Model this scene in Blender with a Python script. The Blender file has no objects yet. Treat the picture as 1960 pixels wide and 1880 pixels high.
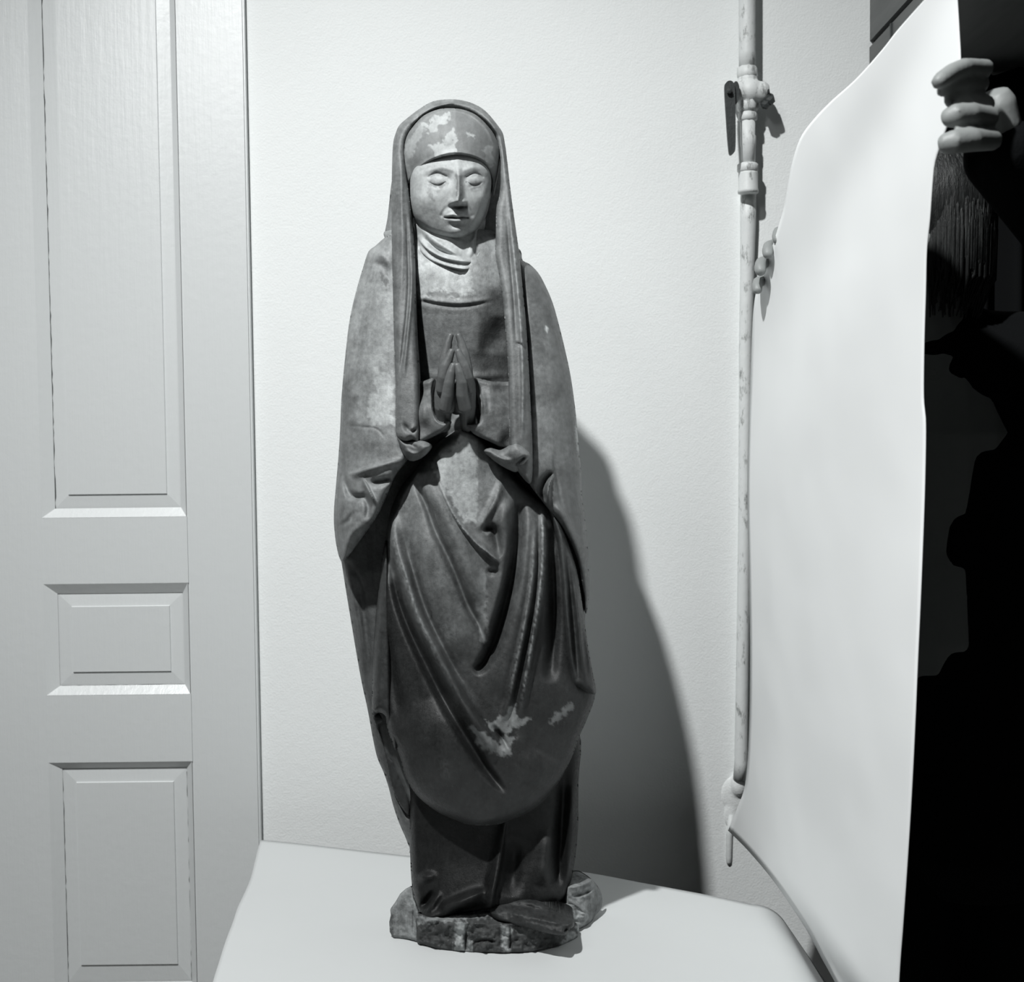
import bpy, bmesh, math, random
import numpy as np
from mathutils import Vector, Matrix

# ------------------------------------------------------------------ camera, world, light, exposure
SC = bpy.context.scene
COL = SC.collection
W, H, F = 1960.0, 1880.0, 2400.0
CAMZ = 1.36
ROLL, PITCH = 0.011, math.atan(0.045)
cam = bpy.data.cameras.new('camera'); camo = bpy.data.objects.new('camera', cam)
COL.objects.link(camo); SC.camera = camo
cam.sensor_fit = 'HORIZONTAL'; cam.sensor_width = 36.0
cam.lens = F / W * 36.0
cam.clip_start = 0.02
cam.dof.use_dof = True; cam.dof.focus_distance = 2.07; cam.dof.aperture_fstop = 5.6
Rm = Matrix.Rotation(math.pi/2 - PITCH, 4, 'X') @ Matrix.Rotation(ROLL * -1, 4, 'Z')
camo.matrix_world = Matrix.Translation((0, 0, CAMZ)) @ Rm
RM = np.array(Rm.to_3x3())

world = bpy.data.worlds.new('world'); SC.world = world
world.use_nodes = True
bg = world.node_tree.nodes['Background']
bg.inputs[0].default_value = (0.93, 1.0, 1.0, 1); bg.inputs[1].default_value = 0.018

LAMP_POS = Vector((-0.80, 0.20, CAMZ + 2.52))
ld = bpy.data.lights.new('studio_lamp', 'SPOT'); lo = bpy.data.objects.new('studio_lamp', ld)
COL.objects.link(lo); lo.location = LAMP_POS
ld.energy = 605; ld.spot_size = math.radians(86); ld.spot_blend = 1.0; ld.shadow_soft_size = 0.055
ld.color = (0.985, 1.0, 0.998)
lo.rotation_euler = (Vector((0.06, 2.25, 0.0)) - LAMP_POS).to_track_quat('-Z', 'Y').to_euler()

fd = bpy.data.lights.new('fill_light', 'AREA'); fo = bpy.data.objects.new('fill_light', fd)
COL.objects.link(fo); fo.location = (-1.25, -0.3, 3.0)  # unseen area light added for the door glare and general fill
fd.shape = 'RECTANGLE'; fd.size = .40; fd.size_y = .55; fd.energy = 7.5; fd.color = (0.985, 1.0, 0.998)
fo.rotation_euler = (Vector((0.0, 2.3, 1.3)) - fo.location).to_track_quat('-Z', 'Y').to_euler()

SC.view_settings.view_transform = 'Standard'; SC.view_settings.look = 'None'
SC.view_settings.gamma = 1.0; SC.view_settings.use_curve_mapping = False
SC.view_settings.exposure = 0.0

# ------------------------------------------------------------------ helpers
def ray(u, v):
    u = np.asarray(u, float); v = np.asarray(v, float)
    d = np.stack([(u - W/2)/F, (H/2 - v)/F, -np.ones_like(u)], -1)
    return d @ RM.T
def P(u, v, Y):
    d = ray(u, v); t = np.asarray(Y, float)/d[..., 1]
    p = d*t[..., None]; p[..., 2] += CAMZ
    return p
def PV(u, v, Y): return Vector(P(float(u), float(v), Y).tolist())
def on_z(u, v, Z):
    d = ray(u, v); t = (Z - CAMZ)/d[..., 2]
    p = d*t[..., None]; p[..., 2] += CAMZ
    return p

def tag(o, label=None, cat=None, kind=None, group=None):
    if label: o['label'] = label
    if cat: o['category'] = cat
    if kind: o['kind'] = kind
    if group: o['group'] = group
    return o
def empty(name, loc):
    o = bpy.data.objects.new(name, None); COL.objects.link(o); o.location = loc; o.empty_display_size = .05
    return o
def wloc(o):
    v = Vector((0, 0, 0))
    while o is not None: v += o.location; o = o.parent
    return v
def link(name, me, mat, parent=None, smooth=True):
    o = bpy.data.objects.new(name, me); COL.objects.link(o)
    if mat: me.materials.append(mat)
    if smooth: me.polygons.foreach_set('use_smooth', [True]*len(me.polygons))
    if parent is not None:
        me.transform(Matrix.Translation(-wloc(parent))); o.parent = parent
    return o
def from_bm(name, bm, mat, parent=None, smooth=False):
    me = bpy.data.meshes.new(name); bmesh.ops.recalc_face_normals(bm, faces=bm.faces[:]); bm.to_mesh(me); bm.free()
    return link(name, me, mat, parent, smooth)
def bm_box(bm, x0, x1, y0, y1, z0, z1, bev=0):
    r = bmesh.ops.create_cube(bm, size=1)
    for w in r['verts']:
        w.co = Vector(((x0+x1)/2 + w.co.x*(x1-x0), (y0+y1)/2 + w.co.y*(y1-y0), (z0+z1)/2 + w.co.z*(z1-z0)))
    if bev:
        es = list({e for w in r['verts'] for e in w.link_edges})
        bmesh.ops.bevel(bm, geom=es, offset=bev, segments=2, affect='EDGES')
def tube(bm, pts, rads, seg=14, cap=True, squash=None):
    pts = [Vector(p) for p in pts]; rings = []; n = len(pts)
    up = None
    for i, p in enumerate(pts):
        t = (pts[min(i+1, n-1)] - pts[max(i-1, 0)]).normalized()
        if up is None: up = t.orthogonal().normalized()
        a = (up - t*up.dot(t)).normalized(); up = a; b = t.cross(a)
        ring = []
        for k in range(seg):
            an = 2*math.pi*k/seg
            off = (a*math.cos(an) + b*math.sin(an))*rads[i]
            if squash: off = Vector((off.x*squash[0], off.y*squash[1], off.z*squash[2]))
            ring.append(bm.verts.new(p + off))
        rings.append(ring)
    for i in range(n-1):
        for k in range(seg):
            bm.faces.new((rings[i][k], rings[i][(k+1) % seg], rings[i+1][(k+1) % seg], rings[i+1][k]))
    if cap:
        for ring, p, s in ((rings[0], pts[0]-(pts[1]-pts[0]).normalized()*rads[0]*.55, -1), (rings[-1], pts[-1]+(pts[-1]-pts[-2]).normalized()*rads[-1]*.55, 1)):
            c = sum((w.co for w in ring), Vector())/seg
            mid = [bm.verts.new(c + (w.co-c)*.72 + (p-c)*.75) for w in ring]
            tip = bm.verts.new(p)
            for k in range(seg):
                bm.faces.new((ring[k], ring[(k+1) % seg], mid[(k+1) % seg], mid[k]))
                bm.faces.new((mid[k], mid[(k+1) % seg], tip))
def ball(bm, c, r, sc=(1, 1, 1), sub=3):
    q = bmesh.ops.create_icosphere(bm, subdivisions=sub, radius=1)
    for w in q['verts']: w.co = Vector((c[0]+w.co.x*r*sc[0], c[1]+w.co.y*r*sc[1], c[2]+w.co.z*r*sc[2]))
def remesh(o, vox, smooth=4):
    m = o.modifiers.new('remesh', 'REMESH'); m.mode = 'VOXEL'; m.voxel_size = vox; m.use_smooth_shade = True
    if smooth:
        s = o.modifiers.new('smooth', 'SMOOTH'); s.iterations = smooth; s.factor = .5

# ------------------------------------------------------------------ numpy noise
_rng = np.random.RandomState(7); _LAT = _rng.rand(256, 256)
def vnoise(x, y):
    xi = np.floor(x).astype(int); yi = np.floor(y).astype(int); fx = x-xi; fy = y-yi
    fx = fx*fx*(3-2*fx); fy = fy*fy*(3-2*fy)
    a = _LAT[xi & 255, yi & 255]; b = _LAT[(xi+1) & 255, yi & 255]; c = _LAT[xi & 255, (yi+1) & 255]; d = _LAT[(xi+1) & 255, (yi+1) & 255]
    return (a*(1-fx)+b*fx)*(1-fy) + (c*(1-fx)+d*fx)*fy - .5
def fbm(x, y, s, o=3):
    r = 0; a = 1.
    for i in range(o):
        r = r + a*vnoise(x/s + 17.3*i, y/s + 9.1*i); s *= .5; a *= .55
    return r

# ------------------------------------------------------------------ relief carving engine
def catmull(pts, n=6, closed=False):
    p = np.array(pts, float); m = len(p); out = []
    rng = range(m if closed else m-1)
    for i in rng:
        if closed: a, b, c, d = p[(i-1) % m], p[i], p[(i+1) % m], p[(i+2) % m]
        else: a, b, c, d = p[max(i-1, 0)], p[i], p[i+1], p[min(i+2, m-1)]
        for k in range(n):
            t = k/n
            out.append(.5*((2*b) + (c-a)*t + (2*a-5*b+4*c-d)*t*t + (3*b-a-3*c+d)*t**3))
    if not closed: out.append(p[-1])
    return np.array(out)
def seg_dist(U, V, poly, closed=True):
    """nearest distance, nearest point, index+parameter, side"""
    A = poly; B = np.roll(poly, -1, 0) if closed else poly[1:]
    if not closed: A = poly[:-1]
    best = np.full(U.shape, 1e9); bx = np.zeros(U.shape); by = np.zeros(U.shape); par = np.zeros(U.shape); side = np.zeros(U.shape)
    for i in range(len(A)):
        ax, ay = A[i, :2]; dx, dy = B[i, 0]-ax, B[i, 1]-ay; L = dx*dx+dy*dy+1e-9
        t = np.clip(((U-ax)*dx+(V-ay)*dy)/L, 0, 1); px = ax+t*dx; py = ay+t*dy
        d = np.hypot(U-px, V-py); m = d < best
        best[m] = d[m]; bx[m] = px[m]; by[m] = py[m]; par[m] = i+t[m]; side[m] = (dx*(V-ay)-dy*(U-ax))[m]
    return best, bx, by, par, side
def inside(U, V, poly):
    r = np.zeros(U.shape, bool); n = len(poly)
    for i in range(n):
        x0, y0 = poly[i, :2]; x1, y1 = poly[(i+1) % n, :2]
        if y0 == y1: continue
        c = ((y0 > V) != (y1 > V)) & (U < (x1-x0)*(V-y0)/(y1-y0)+x0)
        r ^= c
    return r
def strokes_sum(U, V, strokes):
    tot = np.zeros(U.shape)
    for kind, pts in strokes:
        if len(pts) == 1:
            u, v, w, a = pts[0]; tot += a*np.exp(-((U-u)**2+(V-v)**2)/w**2); continue
        q = catmull(pts, 5)
        wm = q[:, 2].max()*3
        m = (U > q[:, 0].min()-wm) & (U < q[:, 0].max()+wm) & (V > q[:, 1].min()-wm) & (V < q[:, 1].max()+wm)
        if not m.any(): continue
        u = U[m]; v = V[m]
        d, _, _, par, side = seg_dist(u, v, q[:, :2], False)
        w = np.interp(par, np.arange(len(q)), q[:, 2]); a = np.interp(par, np.arange(len(q)), q[:, 3])
        m5 = (len(q)-1)/5; tp = 1.0 if kind == 'b' else np.clip(np.minimum(par, len(q)-1-par)/(5*min(.7, m5/2.2)), 0, 1); a = a*(.06+.94*tp*tp*(3-2*tp))
        if kind == 's': w = np.where(side < 0, w, w*.28)     # steep on the positive side
        if kind == 'z': w = np.where(side > 0, w, w*.28)
        if kind == 'v': tot[m] += a*np.exp(-(d/w)**1.0)
        else: tot[m] += a*np.exp(-(d/w)**2)
    return tot
def table(t):
    k = np.array([x[0] for x in t], float); y = np.array([x[1] for x in t], float)
    g = np.arange(k[0]-60, k[-1]+61, 1.0); f = np.interp(g, k, y)
    sg = np.exp(-(np.arange(-40, 41)/14.)**2); sg /= sg.sum()
    f = np.convolve(np.pad(f, 40, 'edge'), sg, 'valid')
    return lambda v: np.interp(v, g, f)
def row_frac(U, V, poly):
    """-1..1 across the outline on each row, smoothed"""
    vs = np.arange(poly[:, 1].min()-2, poly[:, 1].max()+3, 3.0); lo_ = []; hi_ = []
    for v in vs:
        xs = []
        for i in range(len(poly)):
            x0, y0 = poly[i, :2]; x1, y1 = poly[(i+1) % len(poly), :2]
            if (y0 > v) != (y1 > v): xs.append((x1-x0)*(v-y0)/(y1-y0)+x0)
        if xs: lo_.append(min(xs)); hi_.append(max(xs))
        else: lo_.append(np.nan); hi_.append(np.nan)
    lo_ = np.array(lo_); hi_ = np.array(hi_); ok = ~np.isnan(lo_)
    lo_ = np.interp(vs, vs[ok], lo_[ok]); hi_ = np.interp(vs, vs[ok], hi_[ok])
    ker = np.ones(9)/9; pad = 4
    lo_ = np.convolve(np.pad(lo_, pad, 'edge'), ker, 'valid'); hi_ = np.convolve(np.pad(hi_, pad, 'edge'), ker, 'valid')
    a = np.interp(V, vs, lo_); b = np.interp(V, vs, hi_)
    return np.clip((U-(a+b)/2)/np.maximum((b-a)/2, 1), -1, 1)
def relief(name, outline, depth, mat, parent, T=.02, R=20, strokes=(), step=2.5, thick=.03, backb=0.0, tones=(), tone=.2,
           smooth=True, rough=0.0, rs=14, smooth_out=True, wear=(), speck=.6):
    poly = catmull(outline, 4, True) if smooth_out else np.array(outline, float)
    u0, v0 = poly.min(0)-step*1.5; u1, v1 = poly.max(0)+step*1.5
    us = np.arange(u0, u1, step); vs = np.arange(v0, v1, step)
    U, V = np.meshgrid(us, vs); nr, nc = U.shape
    ins = inside(U, V, poly)
    cell = ins[:-1, :-1] | ins[1:, :-1] | ins[:-1, 1:] | ins[1:, 1:]
    use = np.zeros_like(ins); use[:-1, :-1] |= cell; use[1:, :-1] |= cell; use[:-1, 1:] |= cell; use[1:, 1:] |= cell
    d = np.zeros(U.shape); dd, bx, by, _, _ = seg_dist(U[use], V[use], poly)
    iu = ins[use]
    Uu = np.where(iu, U[use], bx); Vu = np.where(iu, V[use], by); du = np.where(iu, dd, 0)
    near = iu & (dd < step*.3)
    Uu = np.where(near, bx, Uu); Vu = np.where(near, by, Vu); du = np.where(near, 0, du)
    base = depth(Uu, Vu, row_frac(Uu, Vu, poly))
    h = T*np.sqrt(np.maximum(0, 1-(1-np.clip(du/R, 0, 1))**2))
    st = strokes_sum(Uu, Vu, strokes)*np.clip(du/6+.15, 0, 1)
    if rough: st = st + rough*fbm(Uu, Vu, rs, 3)*np.clip(du/6, 0, 1)
    D = base-h-st
    x = row_frac(Uu, Vu, poly)
    Db = base+thick+backb*np.sqrt(np.maximum(0, 1-x*x))*np.clip(du/30, 0, 1)**.5
    idx = -np.ones(U.shape, int); idx[use] = np.arange(use.sum()); n = use.sum()
    A = idx[:-1, :-1][cell]; B = idx[:-1, 1:][cell]; C = idx[1:, 1:][cell]; E = idx[1:, :-1][cell]
    front = np.stack([A, E, C, B], 1)
    back = front[:, ::-1]+n
    # boundary edges
    key = {}
    e = np.concatenate([front[:, [0, 1]], front[:, [1, 2]], front[:, [2, 3]], front[:, [3, 0]]])
    code = e[:, 0].astype(np.int64)*(4*n)+e[:, 1]; rev = e[:, 1].astype(np.int64)*(4*n)+e[:, 0]
    bd = e[~np.isin(code, rev)]
    sidef = np.stack([bd[:, 1], bd[:, 0], bd[:, 0]+n, bd[:, 1]+n], 1)
    pb = P(Uu, Vu, base); pb[:, 1] += Db-base; co = np.concatenate([P(Uu, Vu, D), pb])
    # soften
    faces = np.concatenate([front, back, sidef])
    me = bpy.data.meshes.new(name)
    me.vertices.add(len(co)); me.vertices.foreach_set('co', co.ravel())
    me.loops.add(faces.size); me.loops.foreach_set('vertex_index', faces.ravel())
    me.polygons.add(len(faces)); me.polygons.foreach_set('loop_start', np.arange(len(faces))*4); me.polygons.foreach_set('loop_total', np.full(len(faces), 4))
    me.update(); me.validate()
    tn = np.full(len(Uu), float(tone)) if not callable(tone) else tone(Uu, Vu)
    for poly2, val, soft, namp in tones:
        pp = np.array(poly2, float)
        dd2, _, _, _, _ = seg_dist(Uu, Vu, pp); sd = np.where(inside(Uu, Vu, pp), dd2, -dd2) + namp*fbm(Uu, Vu, max(namp*1.6, 3), 4)*2
        k = np.clip(sd/soft*.5+.5, 0, 1); tn = tn*(1-k)+val*k
    tn = tn*np.clip(1+speck*(.45*fbm(Uu, Vu, 22, 3)+.5*fbm(Uu+31, Vu, 5.5, 2)), .3, 2.2)
    if wear:
        fl = fbm(Uu+7, Vu*.7+3, 3.4, 2); fl = np.clip((fl+.32)*1.5, 0, 1)
        tn = tn+strokes_sum(Uu, Vu, [('r', p) for p in wear])*fl
    if len(me.vertices) == 2*n:
        at = me.attributes.new('tone', 'FLOAT', 'POINT'); at.data.foreach_set('value', np.concatenate([tn, tn]).astype(np.float32))
    o = link(name, me, mat, parent, smooth)
    return o

# ------------------------------------------------------------------ materials
def mat(name, base=(.5, .5, .5), rough=.6, spec=.5):
    m = bpy.data.materials.new(name); m.use_nodes = True
    b = m.node_tree.nodes['Principled BSDF']
    b.inputs['Base Color'].default_value = (*base, 1); b.inputs['Roughness'].default_value = rough
    b.inputs['Specular IOR Level'].default_value = spec
    return m, m.node_tree, b
def noise(nt, scale, detail=6, rough=.6, vec=None, stretch=None):
    tc = nt.nodes.new('ShaderNodeTexCoord'); out = tc.outputs['Object']
    if stretch:
        mp = nt.nodes.new('ShaderNodeMapping'); mp.inputs['Scale'].default_value = stretch; nt.links.new(out, mp.inputs[0]); out = mp.outputs[0]
    n = nt.nodes.new('ShaderNodeTexNoise'); n.inputs['Scale'].default_value = scale; n.inputs['Detail'].default_value = detail; n.inputs['Roughness'].default_value = rough
    nt.links.new(out, n.inputs['Vector']); return n.outputs[0]
def ramp(nt, src, a, b, lo=(0, 0, 0), hi=(1, 1, 1)):
    r = nt.nodes.new('ShaderNodeValToRGB'); r.color_ramp.elements[0].position = a; r.color_ramp.elements[1].position = b
    r.color_ramp.elements[0].color = (*lo, 1); r.color_ramp.elements[1].color = (*hi, 1); nt.links.new(src, r.inputs[0]); return r.outputs[0]
def math_(nt, op, a, b):
    m = nt.nodes.new('ShaderNodeMath'); m.operation = op
    for i, x in enumerate((a, b)):
        if isinstance(x, (int, float)): m.inputs[i].default_value = x
        else: nt.links.new(x, m.inputs[i])
    return m.outputs[0]
def bump(nt, b, src, strength, dist):
    n = nt.nodes.new('ShaderNodeBump'); n.inputs['Strength'].default_value = strength; n.inputs['Distance'].default_value = dist
    nt.links.new(src, n.inputs['Height'])
    nt.links.new(n.outputs[0], b.inputs['Normal']); return n
def mixcol(nt, f, a, b, mode='MIX'):
    m = nt.nodes.new('ShaderNodeMix'); m.data_type = 'RGBA'; m.blend_type = mode
    if isinstance(f, (int, float)): m.inputs[0].default_value = f
    else: nt.links.new(f, m.inputs[0])
    for i, x in ((6, a), (7, b)):
        if isinstance(x, tuple): m.inputs[i].default_value = (*x, 1)
        else: nt.links.new(x, m.inputs[i])
    return m.outputs[2]

def statue_mat(name, mott=.35, rlo=.32, rhi=.62, grain=True, chalk=0.0, spec=.5, bs=.5, const=None):
    m, nt, b = mat(name, rough=.5, spec=spec)
    at = nt.nodes.new('ShaderNodeAttribute'); at.attribute_name = 'tone'
    src = const if const else at.outputs['Fac']
    n1 = noise(nt, 26, 9, .72); n2 = noise(nt, 170, 6, .8); n3 = noise(nt, 80, 6, .7, stretch=(1, 1, .14))
    f = math_(nt, 'ADD', math_(nt, 'MULTIPLY', n1, .5), math_(nt, 'ADD', math_(nt, 'MULTIPLY', n2, .25), math_(nt, 'MULTIPLY', n3, .25)))
    g = math_(nt, 'ADD', math_(nt, 'MULTIPLY', math_(nt, 'SUBTRACT', f, .5), mott*9), 1.0)
    g = math_(nt, 'MAXIMUM', g, .25)
    t = math_(nt, 'MULTIPLY', src, g)
    if chalk:     # flecks of exposed ground
        c = ramp(nt, noise(nt, 210, 4, .8), .62, .68)
        t = math_(nt, 'ADD', t, math_(nt, 'MULTIPLY', c, chalk))
    cc = nt.nodes.new('ShaderNodeCombineColor')
    nt.links.new(math_(nt, 'MULTIPLY', t, .96), cc.inputs[0]); nt.links.new(t, cc.inputs[1]); nt.links.new(math_(nt, 'MULTIPLY', t, 1.0), cc.inputs[2])
    nt.links.new(cc.outputs[0], b.inputs['Base Color'])
    rr = nt.nodes.new('ShaderNodeMapRange'); rr.inputs['From Min'].default_value = .35; rr.inputs['From Max'].default_value = .65
    rr.inputs['To Min'].default_value = rlo; rr.inputs['To Max'].default_value = rhi
    nt.links.new(n2, rr.inputs[0]); nt.links.new(rr.outputs[0], b.inputs['Roughness'])
    hgt = math_(nt, 'ADD', math_(nt, 'MULTIPLY', n1, .6), math_(nt, 'ADD', math_(nt, 'MULTIPLY', n2, .35), math_(nt, 'MULTIPLY', n3, .5)))
    bump(nt, b, hgt, bs, .004)
    return m
M_PAINT = statue_mat('aged_painted_wood', .32, .34, .6, chalk=.022, spec=.4)
M_FLESH = statue_mat('aged_flesh_paint', .16, .5, .7, bs=.3)
M_DARK = statue_mat('dark_varnished_wood', .4, .3, .55, chalk=.008, spec=.25)
M_HAND = statue_mat('dark_hand_paint', .25, .35, .55, bs=.2, const=.11)
M_BASE = statue_mat('bare_carved_wood', .5, .6, .8, chalk=.1, spec=.3, bs=.9)

M_WALL, nt, b = mat('white_plaster', (.80, .82, .81), .8, .25)
w1 = noise(nt, 4, 5, .6); w2 = noise(nt, 60, 6, .6); w3 = noise(nt, 240, 3, .5)
nt.links.new(mixcol(nt, w1, (.77, .79, .785), (.82, .84, .835)), b.inputs['Base Color'])
bump(nt, b, math_(nt, 'ADD', math_(nt, 'MULTIPLY', w2, .6), math_(nt, 'MULTIPLY', w3, .4)), .35, .004)

M_DOOR, nt, b = mat('glossy_cream_paint', (.66, .68, .68), .30, .9)
d2 = noise(nt, 90, 5, .6, stretch=(1, 1, .06)); d3 = noise(nt, 55, 5, .6)
bump(nt, b, math_(nt, 'ADD', math_(nt, 'MULTIPLY', d2, .6), math_(nt, 'MULTIPLY', d3, .5)), .35, .003)
b.inputs['Coat Weight'].default_value = .6; b.inputs['Coat Roughness'].default_value = .33

M_PAPER, nt, b = mat('white_backdrop_paper', (.54, .555, .555), .75, .2)
p1 = noise(nt, 5, 4, .5); bump(nt, b, p1, .15, .02)
M_SHEET, nt, b = mat('white_card_sheet', (.83, .845, .845), .7, .2)
p1 = noise(nt, 3.2, 2, .4); bump(nt, b, p1, .25, .05)

M_PIPE, nt, b = mat('painted_old_pipe', (.6, .62, .62), .5, .4)
q1 = noise(nt, 60, 6, .75, stretch=(1, 1, .35)); q2 = noise(nt, 25, 5, .6)
nt.links.new(mixcol(nt, ramp(nt, q1, .54, .66), (.66, .68, .675), (.22, .23, .225)), b.inputs['Base Color'])
bump(nt, b, q2, .5, .003)
M_IRON, nt, b = mat('dark_iron', (.035, .04, .04), .5, .5); bump(nt, b, noise(nt, 120, 5, .6), .4, .002)
M_TIMBER, nt, b = mat('dark_timber', (.10, .105, .105), .55, .4)
nt.links.new(mixcol(nt, noise(nt, 30, 6, .6, stretch=(1, .1, 1)), (.07, .075, .075), (.17, .175, .17)), b.inputs['Base Color'])
M_CURT, nt, b = mat('black_cloth', (.006, .0065, .007), .95, .1); bump(nt, b, noise(nt, 300, 3, .5), .3, .002)
M_COAT, nt, b = mat('black_wool', (.0045, .005, .0055), .95, .1); bump(nt, b, noise(nt, 200, 4, .6), .4, .003)
M_TROU, _, _ = mat('black_trousers', (.004, .0045, .005), .9, .1)
M_SKIN, nt, b = mat('grey_skin', (.25, .262, .258), .5, .4); bump(nt, b, noise(nt, 150, 4, .6), .15, .002)
M_NAIL, _, _ = mat('nail', (.42, .43, .42), .3, .5)
M_HAIR, nt, b = mat('dark_hair', (.02, .022, .022), .5, .4)
hn = noise(nt, 60, 6, .7, stretch=(1, 1, .12)); nt.links.new(mixcol(nt, ramp(nt, hn, .5, .7), (.010, .011, .011), (.05, .053, .052)), b.inputs['Base Color']); bump(nt, b, hn, .8, .006)
M_FLOOR, nt, b = mat('floor_boards', (.12, .12, .115), .6, .4)
M_TABLE, nt, b = mat('table_wood', (.16, .165, .16), .5, .4); bump(nt, b, noise(nt, 20, 5, .6, stretch=(1, 8, 8)), .3, .002)

# ------------------------------------------------------------------ setting
YW = 2.60
def wx(u, v, Y=YW): return float(P(u, v, Y)[0])
def wz(u, v, Y=YW): return float(P(u, v, Y)[2])
bm = bmesh.new(); bm_box(bm, -1.75, 1.75, YW, YW+.12, 0, 3.0)
tag(from_bm('wall_back', bm, M_WALL), 'white plastered back wall behind the statue', kind='structure')
bm = bmesh.new(); bm_box(bm, -1.75, 1.75, -.6, YW+.12, -.05, 0)
tag(from_bm('floor', bm, M_FLOOR), 'dark floor under the table', kind='structure')

# door: a thick slab proud of the wall with three raised-and-fielded panels
door = empty('door_1', (-.85, YW, 0)); tag(door, 'cream gloss painted panelled door left of the statue', kind='structure')
DF = YW-.022                     # door face
def xd(u, v=1200): return wx(u, v, DF)
def zd(v, u=230): return wz(u, v, DF)
XR = xd(488, 1100)
panels = [  # outer l r top bottom, sunken l r t b, field l r t b
    ((80, 357, -260, 990), (100, 344, -240, 973), (127, 311, -215, 947)),
    ((86, 362, 1117, 1330), (109, 348, 1137, 1314), (134, 327, 1161, 1288)),
    ((92, 368, 1459, 1905), (115, 354, 1473, 1885), (145, 331, 1499, 1851))]
def rect(r):
    vm = (max(r[2], 60)+min(r[3], 1860))/2
    return xd(r[0], vm), xd(r[1], vm), zd(r[3]), zd(r[2])
R0 = [tuple(rect(q) for q in p) for p in panels]
xl, xr_ = R0[1][0][0], R0[1][0][1]
R0 = [((xl, xr_, a[2], a[3]), (xl+.024, xr_-.014, b_[2], b_[3]), (xl+.053, xr_-.041, c[2], c[3])) for a, b_, c in R0]
XL = xl-.16
bm = bmesh.new(); bm_box(bm, XL, xl, DF, YW, 0, 2.9); from_bm('stile', bm, M_DOOR, door)
bm = bmesh.new(); bm_box(bm, xr_, XR, DF, YW, 0, 2.9, .0035); from_bm('stile', bm, M_DOOR, door)
zs = [R0[0][0][3], R0[0][0][2], R0[1][0][3], R0[1][0][2], R0[2][0][3], R0[2][0][2]]
for z0, z1 in ((zs[0], 2.9), (zs[2], zs[1]), (zs[4], zs[3]), (0, zs[5])):
    bm = bmesh.new(); bm_box(bm, xl-.001, xr_+.001, DF+.0004, YW, z0, z1); from_bm('rail', bm, M_DOOR, door)
def ring_strip(bm, r1, y1, r2, y2):
    a = [bm.verts.new((x, y1, z)) for x, z in ((r1[0], r1[2]), (r1[1], r1[2]), (r1[1], r1[3]), (r1[0], r1[3]))]
    c = [bm.verts.new((x, y2, z)) for x, z in ((r2[0], r2[2]), (r2[1], r2[2]), (r2[1], r2[3]), (r2[0], r2[3]))]
    for k in range(4): bm.faces.new((a[k], a[(k+1) % 4], c[(k+1) % 4], c[k]))
    return c
for o_, i_, f_ in R0:
    bm = bmesh.new()
    ring_strip(bm, o_, DF, i_, DF+.013)
    from_bm('moulding', bm, M_DOOR, door)
    bm = bmesh.new()
    i2 = (i_[0]-.002, i_[1]+.002, i_[2]-.002, i_[3]+.002)
    ring_strip(bm, i2, DF+.0145, i_, DF+.0145)
    ring_strip(bm, i_, DF+.0145, f_, DF+.0115)
    f2 = (f_[0]+.0012, f_[1]-.0012, f_[2]+.0012, f_[3]-.0012)
    c = ring_strip(bm, f_, DF+.0115, f2, DF+.0085)
    ring_strip(bm, f2, DF+.0085, (f2[0]+.03, f2[1]-.03, f2[2]+.03, f2[3]-.03), DF+.0085)
    q = (f2[0]+.03, f2[1]-.03, f2[2]+.03, f2[3]-.03)
    bm.faces.new([bm.verts.new((x, DF+.0085, z)) for x, z in ((q[0], q[2]), (q[1], q[2]), (q[1], q[3]), (q[0], q[3]))])
    bmesh.ops.remove_doubles(bm, verts=bm.verts[:], dist=1e-5)
    from_bm('panel', bm, M_DOOR, door)
# thin cracked paint line along the joints
M_CRACK, _, _ = mat('paint_crack', (.08, .085, .085), .9, .1)
def crack(pts, Y, w=.0008):
    bm = bmesh.new(); rr = random.Random(3)
    q = []
    for i in range(len(pts)-1):
        a, c = Vector(pts[i]), Vector(pts[i+1]); n = max(2, int((c-a).length/.012))
        for k in range(n): q.append(a.lerp(c, k/n) + Vector((rr.uniform(-1, 1)*.0011, 0, rr.uniform(-1, 1)*.0006)))
    q.append(Vector(pts[-1]))
    tube(bm, q, [w*rr.uniform(.4, 1.1) for _ in q], 5)
    return from_bm('crack', bm, M_CRACK, door)
i0, i1, i2 = R0[0][1], R0[1][1], R0[2][1]
crack([(i0[0], DF+.014, i0[3]), (i0[0], DF+.014, i0[2])], 0, .0014)
crack([(i2[1], DF+.014, i2[3]-.01), (i2[1], DF+.014, i2[2])], 0, .0011)
crack([(i2[0], DF+.014, i2[3]-.02), (i2[0], DF+.014, i2[2])], 0, .0008)
crack([(i1[0]+.004, DF+.014, i1[2]), (i1[1]-.003, DF+.014, i1[2])], 0, .0007)

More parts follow.
